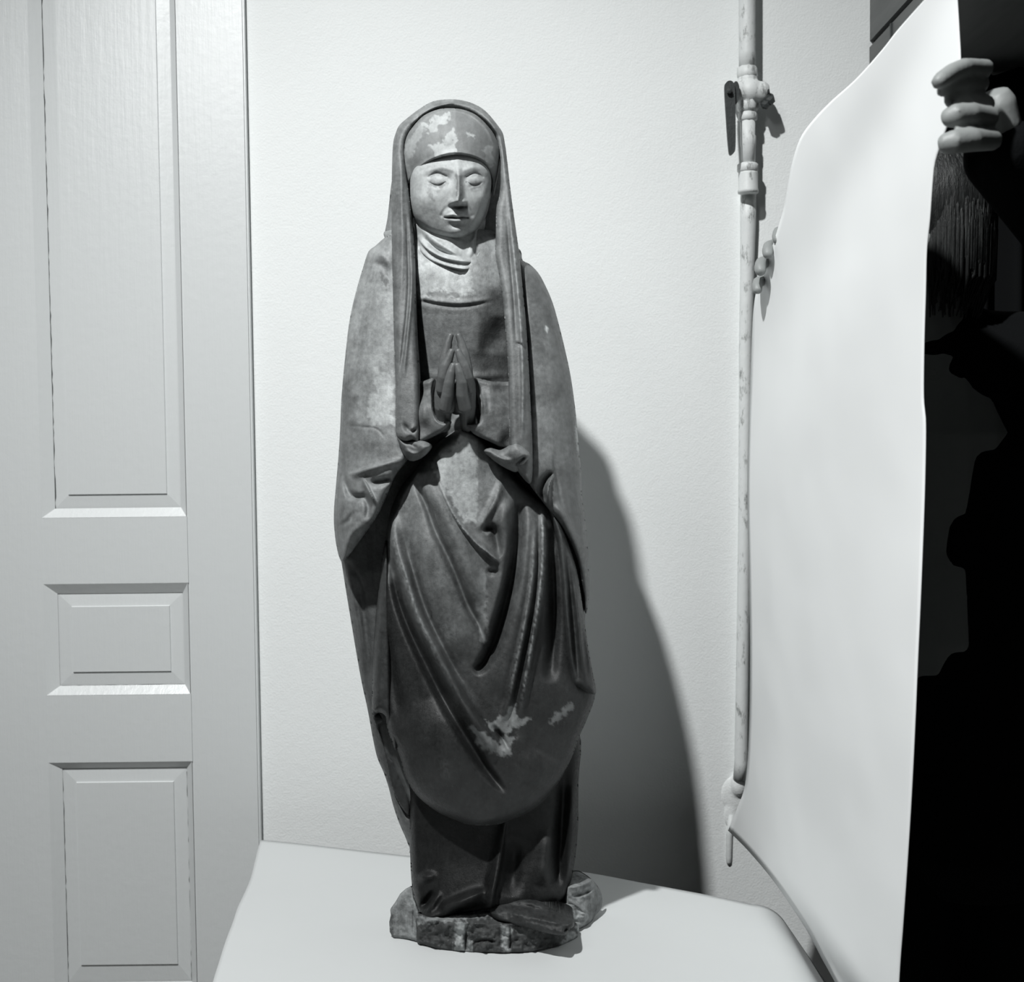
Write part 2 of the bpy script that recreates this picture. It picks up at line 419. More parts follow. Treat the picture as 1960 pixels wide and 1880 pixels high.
# dark timber beam running from the wall towards the camera, upper right, and a black curtain added under it to fill the dark area
BX = wx(1665, 90); BZ = wz(1665, 90)
beam = empty('timber_beam', (BX+.2, 2.0, BZ)); tag(beam, 'dark timber beam with moulded edge at the upper right corner', 'beam')
bm = bmesh.new(); bm_box(bm, BX, BX+.5, 1.0, YW, BZ+.012, 2.9); from_bm('upper_board', bm, M_TIMBER, beam)
bm = bmesh.new(); bm_box(bm, BX-.002, BX+.5, 1.0, YW, BZ-.075, BZ+.002, .004); from_bm('lower_board', bm, M_TIMBER, beam)
bm = bmesh.new(); bm_box(bm, BX+.01, BX+.5, 1.0, YW, BZ, BZ+.014); from_bm('groove', bm, M_IRON, beam)
bm = bmesh.new(); bm_box(bm, BX-.006, BX+.004, 2.44, 2.446, BZ-.075, BZ-.003); from_bm('joint', bm, M_IRON, beam)
def curtain():
    pts = []; n = 260; x0, x1 = BX+.155, BX+.155
    # runs along the wall then forward towards the camera
    path = []
    for i in range(n):
        t = i/(n-1)
        if t < .35: x = .86+t/.35*.29; y = 2.50
        else: x = 1.15; y = 2.50-(t-.35)/.65*1.3
        nrm = (0, -1) if t < .35 else (-1, 0)
        a = .022*math.sin(i*.33)+.01*math.sin(i*.13+1)
        path.append((x+nrm[0]*a, y+nrm[1]*a))
    bm = bmesh.new(); rows = []
    for j in range(12):
        z = .02+(BZ-.08-.02)*j/11; k = 1-.25*j/11
        rows.append([bm.verts.new((x, y, z)) for x, y in path])
    for j in range(11):
        for i in range(n-1): bm.faces.new((rows[j][i], rows[j][i+1], rows[j+1][i+1], rows[j+1][i]))
    o = from_bm('curtain', bm, M_CURT, None, True)
    s = o.modifiers.new('solid', 'SOLIDIFY'); s.thickness = .003
    tag(o, 'black curtain in folds, added to fill the dark area at the far right behind the person', 'curtain')
curtain()

# ------------------------------------------------------------------ water pipe with valve
PY = YW-.036
pipe = empty('water_pipe', PV(1430, 900, PY)); tag(pipe, 'old white painted water pipe with a lever valve running down the wall', 'pipe')
def vpipe(name, cs, parent, m, seg=24, Y=PY):
    """cs: (u, v, halfwidth px)"""
    bm = bmesh.new(); pts = [P(u, v, Y) for u, v, _ in cs]; rad = [r*Y/F for _, _, r in cs]
    tube(bm, pts, rad, seg, cap=False)
    for loop in (0, 1): pass
    bmesh.ops.holes_fill(bm, edges=[e for e in bm.edges if e.is_boundary], sides=0)
    return from_bm(name, bm, m, parent, True)
vpipe('upper_pipe', [(1430, v, 15.5) for v in (-260, -100, 0, 60, 100, 134)], pipe, M_PIPE)
vpipe('coupling', [(1430, 128, 16), (1430, 130, 19), (1430, 141, 19.5), (1431, 147, 19.5), (1431, 151, 16)], pipe, M_PIPE, 8)
bm = bmesh.new()
c = P(1436, 174, PY-.006); ball(bm, c, .026, (1.02, .9, .98)); tube(bm, [P(1408, 176, PY-.006), P(1462, 176, PY-.006)], [.021, .021], 18)
tube(bm, [P(1431, 150, PY), P(1431, 200, PY)], [.02, .019], 18)
vo = from_bm('valve_body', bm, M_PIPE, pipe, True); remesh(vo, .0022, 4)
vpipe('valve_nut', [(1431, 188, 17), (1431, 192, 20), (1431, 209, 20.5), (1431, 214, 17)], pipe, M_PIPE, 6)
vpipe('valve_nut', [(1431, 215, 15), (1431, 218, 18.5), (1431, 229, 18.5), (1431, 233, 15)], pipe, M_PIPE, 8)
vpipe('nipple', [(1431, 230, 14.5), (1431, 260, 14), (1432, 262, 14.8), (1432, 278, 14.8), (1432, 281, 13.6), (1432, 316, 13.6)], pipe, M_PIPE)
vpipe('union_ring', [(1431, 313, 17), (1431, 316, 20.5), (1431, 327, 20.5), (1431, 331, 17)], pipe, M_PIPE, 10)
vpipe('union_sleeve', [(1432, 330, 18), (1432, 333, 18.5), (1432, 361, 18.5), (1432, 365, 19.8), (1432, 370, 19.3), (1432, 371, 15)], pipe, M_PIPE)
vpipe('lower_pipe', [(1432, 370, 15), (1432, 420, 15), (1430, 520, 13), (1427, 640, 12.2), (1426, 800, 11.8), (1425, 1000, 12), (1422, 1200, 11.8), (1419, 1380, 12), (1418, 1460, 12.5), (1416, 1492, 13)], pipe, M_PIPE, Y=YW-.012)
vpipe('pipe_stub', [(1400, 1560, 6), (1396, 1600, 6), (1395, 1640, 6), (1395, 1650, 5), (1395, 1654, 3)], pipe, M_PIPE, 12, Y=YW-.002)
bm = bmesh.new()     # lever: flat dark blade hanging in front and to the left
LY = PY-.045
def slab(bm, outline, Y0, Y1):
    q = catmull(outline, 4, True)
    f = [bm.verts.new(P(u, v, Y0)) for u, v in q]; g = [bm.verts.new(P(u, v, Y0) + np.array([0, Y1-Y0, 0])) for u, v in q]
    bm.faces.new(f); bm.faces.new(g[::-1])
    for i in range(len(q)): bm.faces.new((f[i], f[(i+1) % len(q)], g[(i+1) % len(q)], g[i]))
slab(bm, [(1387, 170), (1390, 158), (1397, 154), (1404, 158), (1407, 172), (1408, 220), (1408, 280), (1404, 293), (1397, 296), (1394, 280), (1390, 225)], LY, LY+.007)
lev = from_bm('lever', bm, M_IRON, pipe)
bm = bmesh.new(); tube(bm, [P(1396, 174, LY-.008), P(1396, 174, LY+.02)], [.006, .006], 6); from_bm('bolt', bm, M_IRON, lev)
bm = bmesh.new(); slab(bm, [(1402, 172), (1405, 158), (1411, 156), (1415, 166), (1415, 186), (1410, 198), (1404, 196)], LY+.006, LY+.03); from_bm('lever_hub', bm, M_IRON, pipe)
for cu, cv, r in ((1467, 176, .0075), (1474, 192, .0105), (1465, 200, .010)):
    bm = bmesh.new(); tube(bm, [P(cu, cv, PY-.02), P(cu, cv, PY+.004)], [r, r], 6); from_bm('bolt', bm, M_IRON, pipe)
bm = bmesh.new(); tube(bm, [P(1455, 184, PY-.006), P(1476, 188, PY-.006)], [.012, .009], 10); from_bm('gland', bm, M_IRON, pipe)
bm = bmesh.new(); ball(bm, P(1405, 1520, YW+.002), .024, (1.25, .30, 1.7)); ball(bm, P(1414, 1500, YW-.004), .0165, (1.05, .9, 1.7)); ball(bm, P(1398, 1558, YW+.001), .015, (1., .4, 2.2))
pl = from_bm('plaster_lump', bm, M_WALL, pipe, True); remesh(pl, .003, 6)

# ------------------------------------------------------------------ table and its paper cover
ZT = float(P(960, 1826, 1.925)[2])          # level of the paper under the statue base
tbl = empty('table', (-.02, 2.0, 0)); tag(tbl, 'wooden table hidden under the white paper below the statue', 'table')
tl = on_z(np.array([560., 1050, 1440, 1390, 470]), np.array([1650., 1690, 1775, 2300, 2300]), ZT-.006)
TA = [(tl[i][0], tl[i][1]) for i in (0, 1, 2, 3, 4)]
bm = bmesh.new()
f = [bm.verts.new((x, y, ZT-.004)) for x, y in TA]; g = [bm.verts.new((x, y, ZT-.034)) for x, y in TA]
bm.faces.new(f); bm.faces.new(g[::-1])
for i in range(5): bm.faces.new((f[i], f[(i+1) % 5], g[(i+1) % 5], g[i]))
from_bm('table_top', bm, M_TABLE, tbl)
cx = sum(p[0] for p in TA)/5; cy = sum(p[1] for p in TA)/5
for i in (0, 2, 3, 4):
    x, y = TA[i]; x = x+(cx-x)*.14; y = y+(cy-y)*.14
    bm = bmesh.new(); bm_box(bm, x-.025, x+.025, y-.025, y+.025, .0, ZT-.034, .003); from_bm('leg', bm, M_TABLE, tbl)

def cover():
    # back edge and left edge as seen, laid on the plane of the table; right part rolls down over the side
    back_px = [(499, 1618), (620, 1628), (780, 1641), (940, 1655), (1100, 1668), (1230, 1691), (1365, 1716), (1440, 1732)]
    left_px = [(499, 1618), (489, 1650), (480, 1682), (470, 1706), (455, 1738), (446, 1765), (432, 1802), (420, 1840), (405, 1890), (375, 2010), (340, 2200)]
    bk = on_z(np.array([p[0] for p in back_px], float), np.array([p[1] for p in back_px], float), ZT)
    lf = on_z(np.array([p[0] for p in left_px], float), np.array([p[1] for p in left_px], float), ZT)
    nx, ny = 150, 70
    bs = catmull(bk[:, :2], 12); ls = catmull(lf[:, :2], 12)
    Xb = bs[-1, 0]; dirn = (bs[-1]-bs[-20]); dirn = dirn/np.linalg.norm(dirn)
    rad = .065
    L0 = np.linalg.norm(np.diff(bs, axis=0), axis=1).sum()
    cum = np.concatenate([[0], np.cumsum(np.linalg.norm(np.diff(bs, axis=0), axis=1))])
    total = L0+.24
    lcum = np.concatenate([[0], np.cumsum(np.linalg.norm(np.diff(ls, axis=0), axis=1))]); Ll = lcum[-1]
    bm = bmesh.new(); rows = []
    rxy = np.array([.02, -1.0])          # right-hand rulings run towards the camera
    for j in range(ny):
        t = j/(ny-1); row = []
        lp = np.array([np.interp(t*Ll, lcum, ls[:, 0]), np.interp(t*Ll, lcum, ls[:, 1])])
        loff = lp-ls[0]
        for i in range(nx):
            s = total*i/(nx-1)
            if s <= L0:
                b0 = np.array([np.interp(s, cum, bs[:, 0]), np.interp(s, cum, bs[:, 1])]); ext = 0
            else: b0 = bs[-1].copy(); ext = s-L0
            k = min(s/L0, 1)
            kk = k*k*(3-2*k)
            off = loff*(1-kk)+np.array([-.02*t*Ll, loff[1]])*kk*1.0
            p = b0+off; z = ZT
            if ext > 0:
                a = ext/rad; amax = .98
                dd = np.array([.99, -.05])
                dd = dd/np.linalg.norm(dd)
                if a < amax: hx = rad*math.sin(a); hz = rad*(1-math.cos(a))
                else:
                    e2 = ext-amax*rad; hx = rad*math.sin(amax)+e2*math.cos(amax); hz = rad*(1-math.cos(amax))+e2*math.sin(amax)
                p = p+dd*hx; z = ZT-hz
            # gentle rise at the back left where the sheet meets the wall
            z += .010*math.exp(-(s/.25)**2)*math.exp(-(t*Ll/.12)**2)
            row.append(bm.verts.new((p[0], p[1], max(z, .01))))
        rows.append(row)
    for j in range(ny-1):
        for i in range(nx-1): bm.faces.new((rows[j][i], rows[j][i+1], rows[j+1][i+1], rows[j+1][i]))
    o = from_bm('backdrop_paper', bm, M_PAPER, None, True)
    s = o.modifiers.new('solid', 'SOLIDIFY'); s.thickness = .0015; s.offset = 0
    tag(o, 'wide white paper sheet spread over the table under the statue', 'paper')
cover()

bm = bmesh.new(); p0 = P(1176, 1690, 2.42); tube(bm, [p0, P(1177, 1660, 2.42), P(1180, 1640, 2.42)], [.006, .005, .001], 8, squash=(1, .4, 1))
bm.free()

# ------------------------------------------------------------------ held card sheet on the right
def sheetY(u, v):
    k = (u-1394)/376.0
    X = .42+.10*k + .006*math.sin((v-300)/260.0)*(.3+k) + .010*math.exp(-((u+v*.55-1830)/90)**2)
    e = np.clip(1+(v-(1590+(u-1394)*1.33))/70.0, 0, 1)
    X += .016*e*e*np.clip((u-1470)/80.0, 0, 1)
    return X*F/(u-980)
def sheet():
    left = [(1815, -50), (1725, 50), (1690, 94), (1640, 150), (1590, 195), (1555, 232), (1532, 265), (1517, 310), (1507, 360), (1500, 400), (1487, 445), (1475, 485), (1463, 525), (1449, 555), (1443, 590), (1440, 640), (1437, 720), (1433, 820), (1431, 950), (1434, 1100), (1436, 1250), (1434, 1400), (1427, 1500), (1412, 1545), (1394, 1590)]
    right = [(1830, -40), (1836, 60), (1838, 130), (1826, 200), (1806, 262), (1790, 310), (1785, 350), (1780, 420), (1774, 480), (1772, 560), (1769, 660), (1768, 760), (1772, 810), (1771, 900), (1768, 1000), (1762, 1150), (1757, 1260), (1751, 1400), (1745, 1520), (1737, 1650), (1728, 1780), (1722, 1860), (1716, 1990)]
    bottom = [(1394, 1590), (1432, 1628), (1476, 1680), (1515, 1735), (1550, 1790), (1582, 1850), (1630, 1925), (1716, 1990)]
    L = catmull(left, 6); Rr = catmull(right, 6); Bt = catmull(bottom, 6)
    def resample(q, n):
        c = np.concatenate([[0], np.cumsum(np.linalg.norm(np.diff(q, axis=0), axis=1))]); t = np.linspace(0, c[-1], n)
        return np.stack([np.interp(t, c, q[:, 0]), np.interp(t, c, q[:, 1])], 1)
    nv, nu = 150, 60
    Lq = resample(np.concatenate([L]), nv); Rq = resample(Rr, nv); Bq = resample(Bt, nu)
    # Coons patch (top edge degenerate-ish straight)
    bm = bmesh.new(); g = []
    top = np.stack([np.linspace(Lq[0, 0], Rq[0, 0], nu), np.linspace(Lq[0, 1], Rq[0, 1], nu)], 1)
    for j in range(nv):
        t = j/(nv-1); row = []
        for i in range(nu):
            s = i/(nu-1)
            q = (1-s)*Lq[j]+s*Rq[j] + (1-t)*top[i]+t*Bq[i] - ((1-s)*(1-t)*Lq[0]+s*(1-t)*Rq[0]+(1-s)*t*Lq[-1]+s*t*Rq[-1])
            u, v = q
            # real sheet: a reflector standing almost square to the wall, its left rim near the wall
            Y = sheetY(u, v)
            row.append(bm.verts.new(P(u, v, Y)))
        g.append(row)
    for j in range(nv-1):
        for i in range(nu-1): bm.faces.new((g[j][i], g[j][i+1], g[j+1][i+1], g[j+1][i]))
    o = from_bm('card_sheet', bm, M_SHEET, None, True)
    s = o.modifiers.new('solid', 'SOLIDIFY'); s.thickness = .0012; s.offset = 0
    tag(o, 'tall white card sheet held upright at the right of the statue', 'card')
sheet()
# ------------------------------------------------------------------ the person behind the sheet
def person():
    HX, HY = wx(1748, 450, 1.97), 1.97
    top = wz(1748, 314, HY); chin = wz(1748, 575, HY)
    px = HX+.075; py = HY+.03
    S = lambda x, y, z: Vector((px+x, py+y, z))
    sh = chin-.07
    bm = bmesh.new()
    hc = Vector((HX, HY, (top+chin)/2))
    # head turned to the viewer's left, towards the statue
    ball(bm, hc+Vector((.01, .01, .02)), .1, (.90, .80, 1.05)); ball(bm, hc+Vector((-.035, -.012, -.055)), .062, (.9, .85, 1.05))
    ball(bm, hc+Vector((-.098, -.02, -.02)), .014, (1.2, .8, 1.5)); ball(bm, hc+Vector((.0, .072, -.01)), .018, (.8, .4, 1.3)); ball(bm, hc+Vector((.0, -.072, -.01)), .018, (.8, .4, 1.3))
    for e in (-1, 1): ball(bm, hc+Vector((-.082, -.015+.03*e, .008)), .012, (.7, 1.2, .8))
    ball(bm, hc+Vector((-.09, -.018, -.062)), .014, (.6, 1.6, .5))
    tube(bm, [hc+Vector((.02, 0, -.03)), hc+Vector((.035, .01, -.13)), S(0, .0, sh-.06)], [.052, .052, .07])
    tube(bm, [S(0, .01, sh-.02), S(0, .01, sh-.14), S(0, .01, sh-.32), S(0, .01, sh-.46), S(0, .01, sh-.58)], [.10, .135, .12, .13, .12], 20)
    for s in (-1, 1):
        tube(bm, [S(.085*s, .01, sh-.56), S(.095*s, .0, sh-.95), S(.095*s, .02, .10)], [.085, .058, .04]); tube(bm, [S(.095*s, .03, .05), S(.1*s, -.12, .035)], [.038, .03])
    # one arm reaches back to the left rim of the card, the other is raised to its near top corner
    h1 = PV(1505, 505, 2.17); h2 = PV(1880, 205, 1.56)
    s1 = S(-.12, .06, sh-.03); s2 = S(.155, -.01, sh-.03)
    e1 = Vector((.66, 2.33, sh-.16)); e2 = S(.17, -.24, sh+.05)
    w1 = h1+Vector((.065, .035, -.05)); w2 = PV(1905, 285, 1.60)
    tube(bm, [S(0, .01, sh-.04), s1, s1.lerp(e1, .5), e1, e1.lerp(w1, .5), w1], [.07, .055, .045, .04, .036, .027])
    tube(bm, [S(0, .01, sh-.04), s2, s2.lerp(e2, .5), e2, e2.lerp(w2, .5), w2], [.07, .055, .045, .04, .036, .027])
    tube(bm, [w1, w1.lerp(h1, .6), h1+Vector((.022, .01, .0))], [.026, .031, .026], squash=(.75, 1, 1))
    tube(bm, [w2, PV(1914, 245, 1.60), PV(1906, 195, 1.59)], [.026, .034, .03], squash=(.75, 1, 1))
    def finger(pxs, rs, Ys):
        tube(bm, [PV(u, v, Y) for (u, v), Y in zip(pxs, Ys)], rs, 12)
    for (u, v, r, Y) in ((1487, 449, 10.5, 2.14), (1469, 477, 11.5, 2.15), (1455, 509, 12.5, 2.17), (1449, 545, 11.0, 2.20)):
        rr = r*Y/F
        finger([(1535, v-2), (u+36, v-8), (u+14, v-9), (u+2, v-5), (u, v+4), (u+1, v+12)], [rr*1.05, rr*1.05, rr, rr, rr*.97, rr*.85], [Y+.06, Y+.055, Y+.03, Y+.012, Y+.002, Y-.004])
    finger([(1545, 545), (1530, 515), (1520, 488)], [.012, .011, .0095], [2.22, 2.24, 2.25])
    finger([(1888, 130), (1845, 128), (1822, 138), (1802, 152), (1794, 160)], [.0105, .0105, .0105, .010, .0085], [1.53, 1.497, 1.487, 1.478, 1.475])
    finger([(1880, 160), (1845, 162), (1815, 166), (1800, 176)], [.010, .0095, .0085, .007], [1.54, 1.507, 1.497, 1.492])
    finger([(1890, 200), (1855, 190), (1830, 189), (1818, 194)], [.011, .011, .0105, .009], [1.54, 1.52, 1.505, 1.50])
    finger([(1895, 225), (1855, 219), (1826, 221), (1812, 228)], [.0125, .0138, .0138, .0115], [1.53, 1.495, 1.485, 1.49])
    finger([(1900, 268), (1858, 268), (1824, 272), (1806, 276)], [.0130, .0142, .0142, .0125], [1.53, 1.485, 1.475, 1.48])
    o = from_bm('person', bm, M_SKIN, None, True)
    remesh(o, .0034, 3)
    tag(o, 'person in black clothes standing behind the white card with hands on its rims', 'person')
    def cloth(name, mt, chains, vox=.007, seg=20):
        b2 = bmesh.new()
        for pts, rs in chains: tube(b2, pts, rs, seg)
        c = from_bm(name, b2, mt, o, True); remesh(c, vox, 6); return c
    cw1 = e1.lerp(w1, .86); cw2 = w2
    torso = [([S(-.03, .0, sh+.045), S(0, .01, sh-.02), S(.02, .03, sh-.16), S(.03, .03, sh-.34), S(.03, .03, sh-.5), S(.03, .03, sh-.66), S(.03, .03, sh-.80)], [.064, .11, .155, .15, .16, .165, .17]),
             ([S(.03, .0, sh-.04), s2, s2+Vector((.02, .02, -.14)), S(.17, .03, sh-.42), S(.16, .03, sh-.70)], [.09, .088, .095, .11, .115]),
             ([S(0, 0, sh-.03), s1, s1.lerp(e1, .5), e1, e1.lerp(w1, .5), cw1], [.09, .075, .066, .06, .052, .042]),
             ([S(0, 0, sh-.03), s2, s2.lerp(e2, .5), e2, e2.lerp(w2, .5), cw2], [.09, .085, .08, .075, .06, .047])]
    cloth('coat', M_COAT, torso)
    cloth('trousers', M_TROU, [([S(.02+.085*s, .03, sh-.6), S(.02+.095*s, .02, sh-.95), S(.095*s, .02, .12)], [.11, .095, .075]) for s in (-1, 1)])
    cloth('shoe', M_TROU, [([S(-.095, .05, .05), S(-.1, -.13, .04)], [.048, .04])], .005)
    cloth('shoe', M_TROU, [([S(.095, .05, .05), S(.1, -.13, .04)], [.048, .04])], .005)
    b3 = bmesh.new()
    ball(b3, hc+Vector((.028, .004, .035)), .106, (.95, .92, 1.05), 4)
    rr = random.Random(5)
    for i in range(320):
        a = rr.uniform(-2.2, 2.2); x = math.cos(a)*.088; y = math.sin(a)*.085
        if x < 0: x *= .5
        k = rr.uniform(.0, .045)
        tube(b3, [hc+Vector((x*.35+.026, y*.35, .135)), hc+Vector((x*.85+.026, y*.85, .105-k*.3)), hc+Vector((x*1.08+.028, y*1.08, .035-k)), hc+Vector((x*1.06+.028, y*1.06, -.035-k)), hc+Vector((x*.74+.03+rr.uniform(-.01, .01), y*.78, -.09-rr.uniform(0, .05)))], [.0015, .003, .0032, .003, .001], 5)
    from_bm('hair', b3, M_HAIR, o, True)
person()

# ------------------------------------------------------------------ the statue
root = empty('wooden_statue', Vector(on_z(955., 1790., ZT).tolist()))
tag(root, 'carved wooden statue of a veiled woman praying, standing on white paper', 'statue')

def cyl(edge, bulge, p=.5, uc=0.0):
    e = table(edge) if isinstance(edge, list) else (lambda v: edge+0*v); b_ = table(bulge) if isinstance(bulge, list) else (lambda v: bulge+0*v)
    return lambda U, V, x: e(V)-b_(V)*np.maximum(0, 1-np.clip(x-uc, -1, 1)**2)**p

SIL_L = [(745, 440), (736, 458), (718, 471), (705, 482), (695, 512), (685, 545), (676, 580), (668, 620), (662, 670), (657, 720), (653, 770), (651, 820), (648, 870), (643, 930), (639, 985), (641, 1022), (649, 1052), (655, 1085), (662, 1130), (672, 1190), (682, 1250), (693, 1310), (704, 1360), (713, 1410), (722, 1450), (734, 1478), (744, 1508), (752, 1540), (763, 1573), (776, 1603), (784, 1622)]
SIL_R = [(1100, 1610), (1106, 1500), (1108, 1430), (1122, 1378), (1141, 1328), (1138, 1290), (1132, 1250), (1124, 1205), (1128, 1150), (1128, 1115), (1126, 1070), (1123, 1020), (1119, 985), (1114, 950), (1112, 900), (1108, 860), (1103, 800), (1094, 730), (1084, 680), (1072, 630), (1058, 580), (1043, 545), (1030, 522), (1014, 506), (1000, 498), (985, 470)]
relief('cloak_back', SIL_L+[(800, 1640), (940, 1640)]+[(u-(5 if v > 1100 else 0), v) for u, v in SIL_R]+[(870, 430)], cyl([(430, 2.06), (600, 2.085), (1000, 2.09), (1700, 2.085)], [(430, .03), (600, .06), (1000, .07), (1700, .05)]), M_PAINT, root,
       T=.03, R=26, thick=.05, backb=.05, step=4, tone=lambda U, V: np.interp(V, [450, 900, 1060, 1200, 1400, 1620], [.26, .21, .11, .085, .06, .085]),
       strokes=[('r', [(650, 1050, 5, .0), (665, 1100, 5, .006), (690, 1200, 6, .008), (700, 1300, 6, .006)]), ('r', [(668, 1070, 5, 0), (690, 1130, 6, -.008), (703, 1240, 7, -.01), (709, 1330, 7, -.008)]),
                ('r', [(740, 1440, 7, .0), (752, 1490, 8, -.015), (775, 1540, 9, -.02), (790, 1580, 10, -.01)]), ('r', [(745, 1490, 5, .005), (765, 1550, 6, .008), (778, 1600, 5, .004)])])
# hood behind the head
relief('hood', [(861, 192), (829, 196), (805, 209), (782, 226), (766, 241), (758, 257), (753, 280), (751, 334), (747, 368), (742, 415), (736, 458), (745, 520), (860, 540), (990, 520), (990, 480), (983, 415), (976, 362), (967, 288), (960, 256), (951, 241), (939, 226), (924, 211), (905, 200), (884, 194)],
       cyl(2.07, .012), M_PAINT, root, T=.012, R=22, thick=.02, backb=.085, step=4, tone=.19)
# under robe down to the feet
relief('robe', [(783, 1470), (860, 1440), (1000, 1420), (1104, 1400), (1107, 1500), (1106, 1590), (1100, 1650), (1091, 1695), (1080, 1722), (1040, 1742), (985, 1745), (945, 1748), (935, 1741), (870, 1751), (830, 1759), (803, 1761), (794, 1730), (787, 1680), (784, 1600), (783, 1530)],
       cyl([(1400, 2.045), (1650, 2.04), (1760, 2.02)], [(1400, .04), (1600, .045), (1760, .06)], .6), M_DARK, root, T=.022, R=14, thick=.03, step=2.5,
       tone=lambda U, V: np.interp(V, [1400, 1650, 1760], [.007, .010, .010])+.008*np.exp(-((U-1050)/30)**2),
       strokes=[('z', [(968, 1560, 10, .006), (962, 1610, 12, .014), (954, 1660, 14, .022), (944, 1710, 14, .026), (940, 1742, 14, .024)]),
                ('r', [(985, 1600, 14, -.008), (982, 1660, 16, -.016), (976, 1720, 16, -.016)]),
                ('r', [(1078, 1440, 12, -.012), (1076, 1560, 12, -.018), (1070, 1640, 12, -.022), (1066, 1710, 12, -.02)]),
                ('r', [(1050, 1580, 16, .006), (1046, 1640, 18, .016), (1034, 1700, 18, .018)]),
                ('r', [(1094, 1500, 9, .014), (1092, 1600, 10, .016), (1084, 1690, 10, .014)]),
                ('r', [(796, 1682, 8, .0), (815, 1680, 9, .012), (842, 1676, 8, .0)]),
                ('r', [(838, 1742, 9, .006), (868, 1732, 10, .022), (900, 1719, 10, .024), (936, 1703, 9, .01)]),
                ('r', [(806, 1742, 7, -.012), (820, 1722, 7, -.014), (836, 1700, 6, -.004)]), ('r', [(850, 1750, 8, -.012), (900, 1740, 8, -.016), (935, 1730, 8, -.012)]),
                ('r', [(818, 1748, 6, .012), (832, 1725, 6, .010), (846, 1705, 6, .002)])])
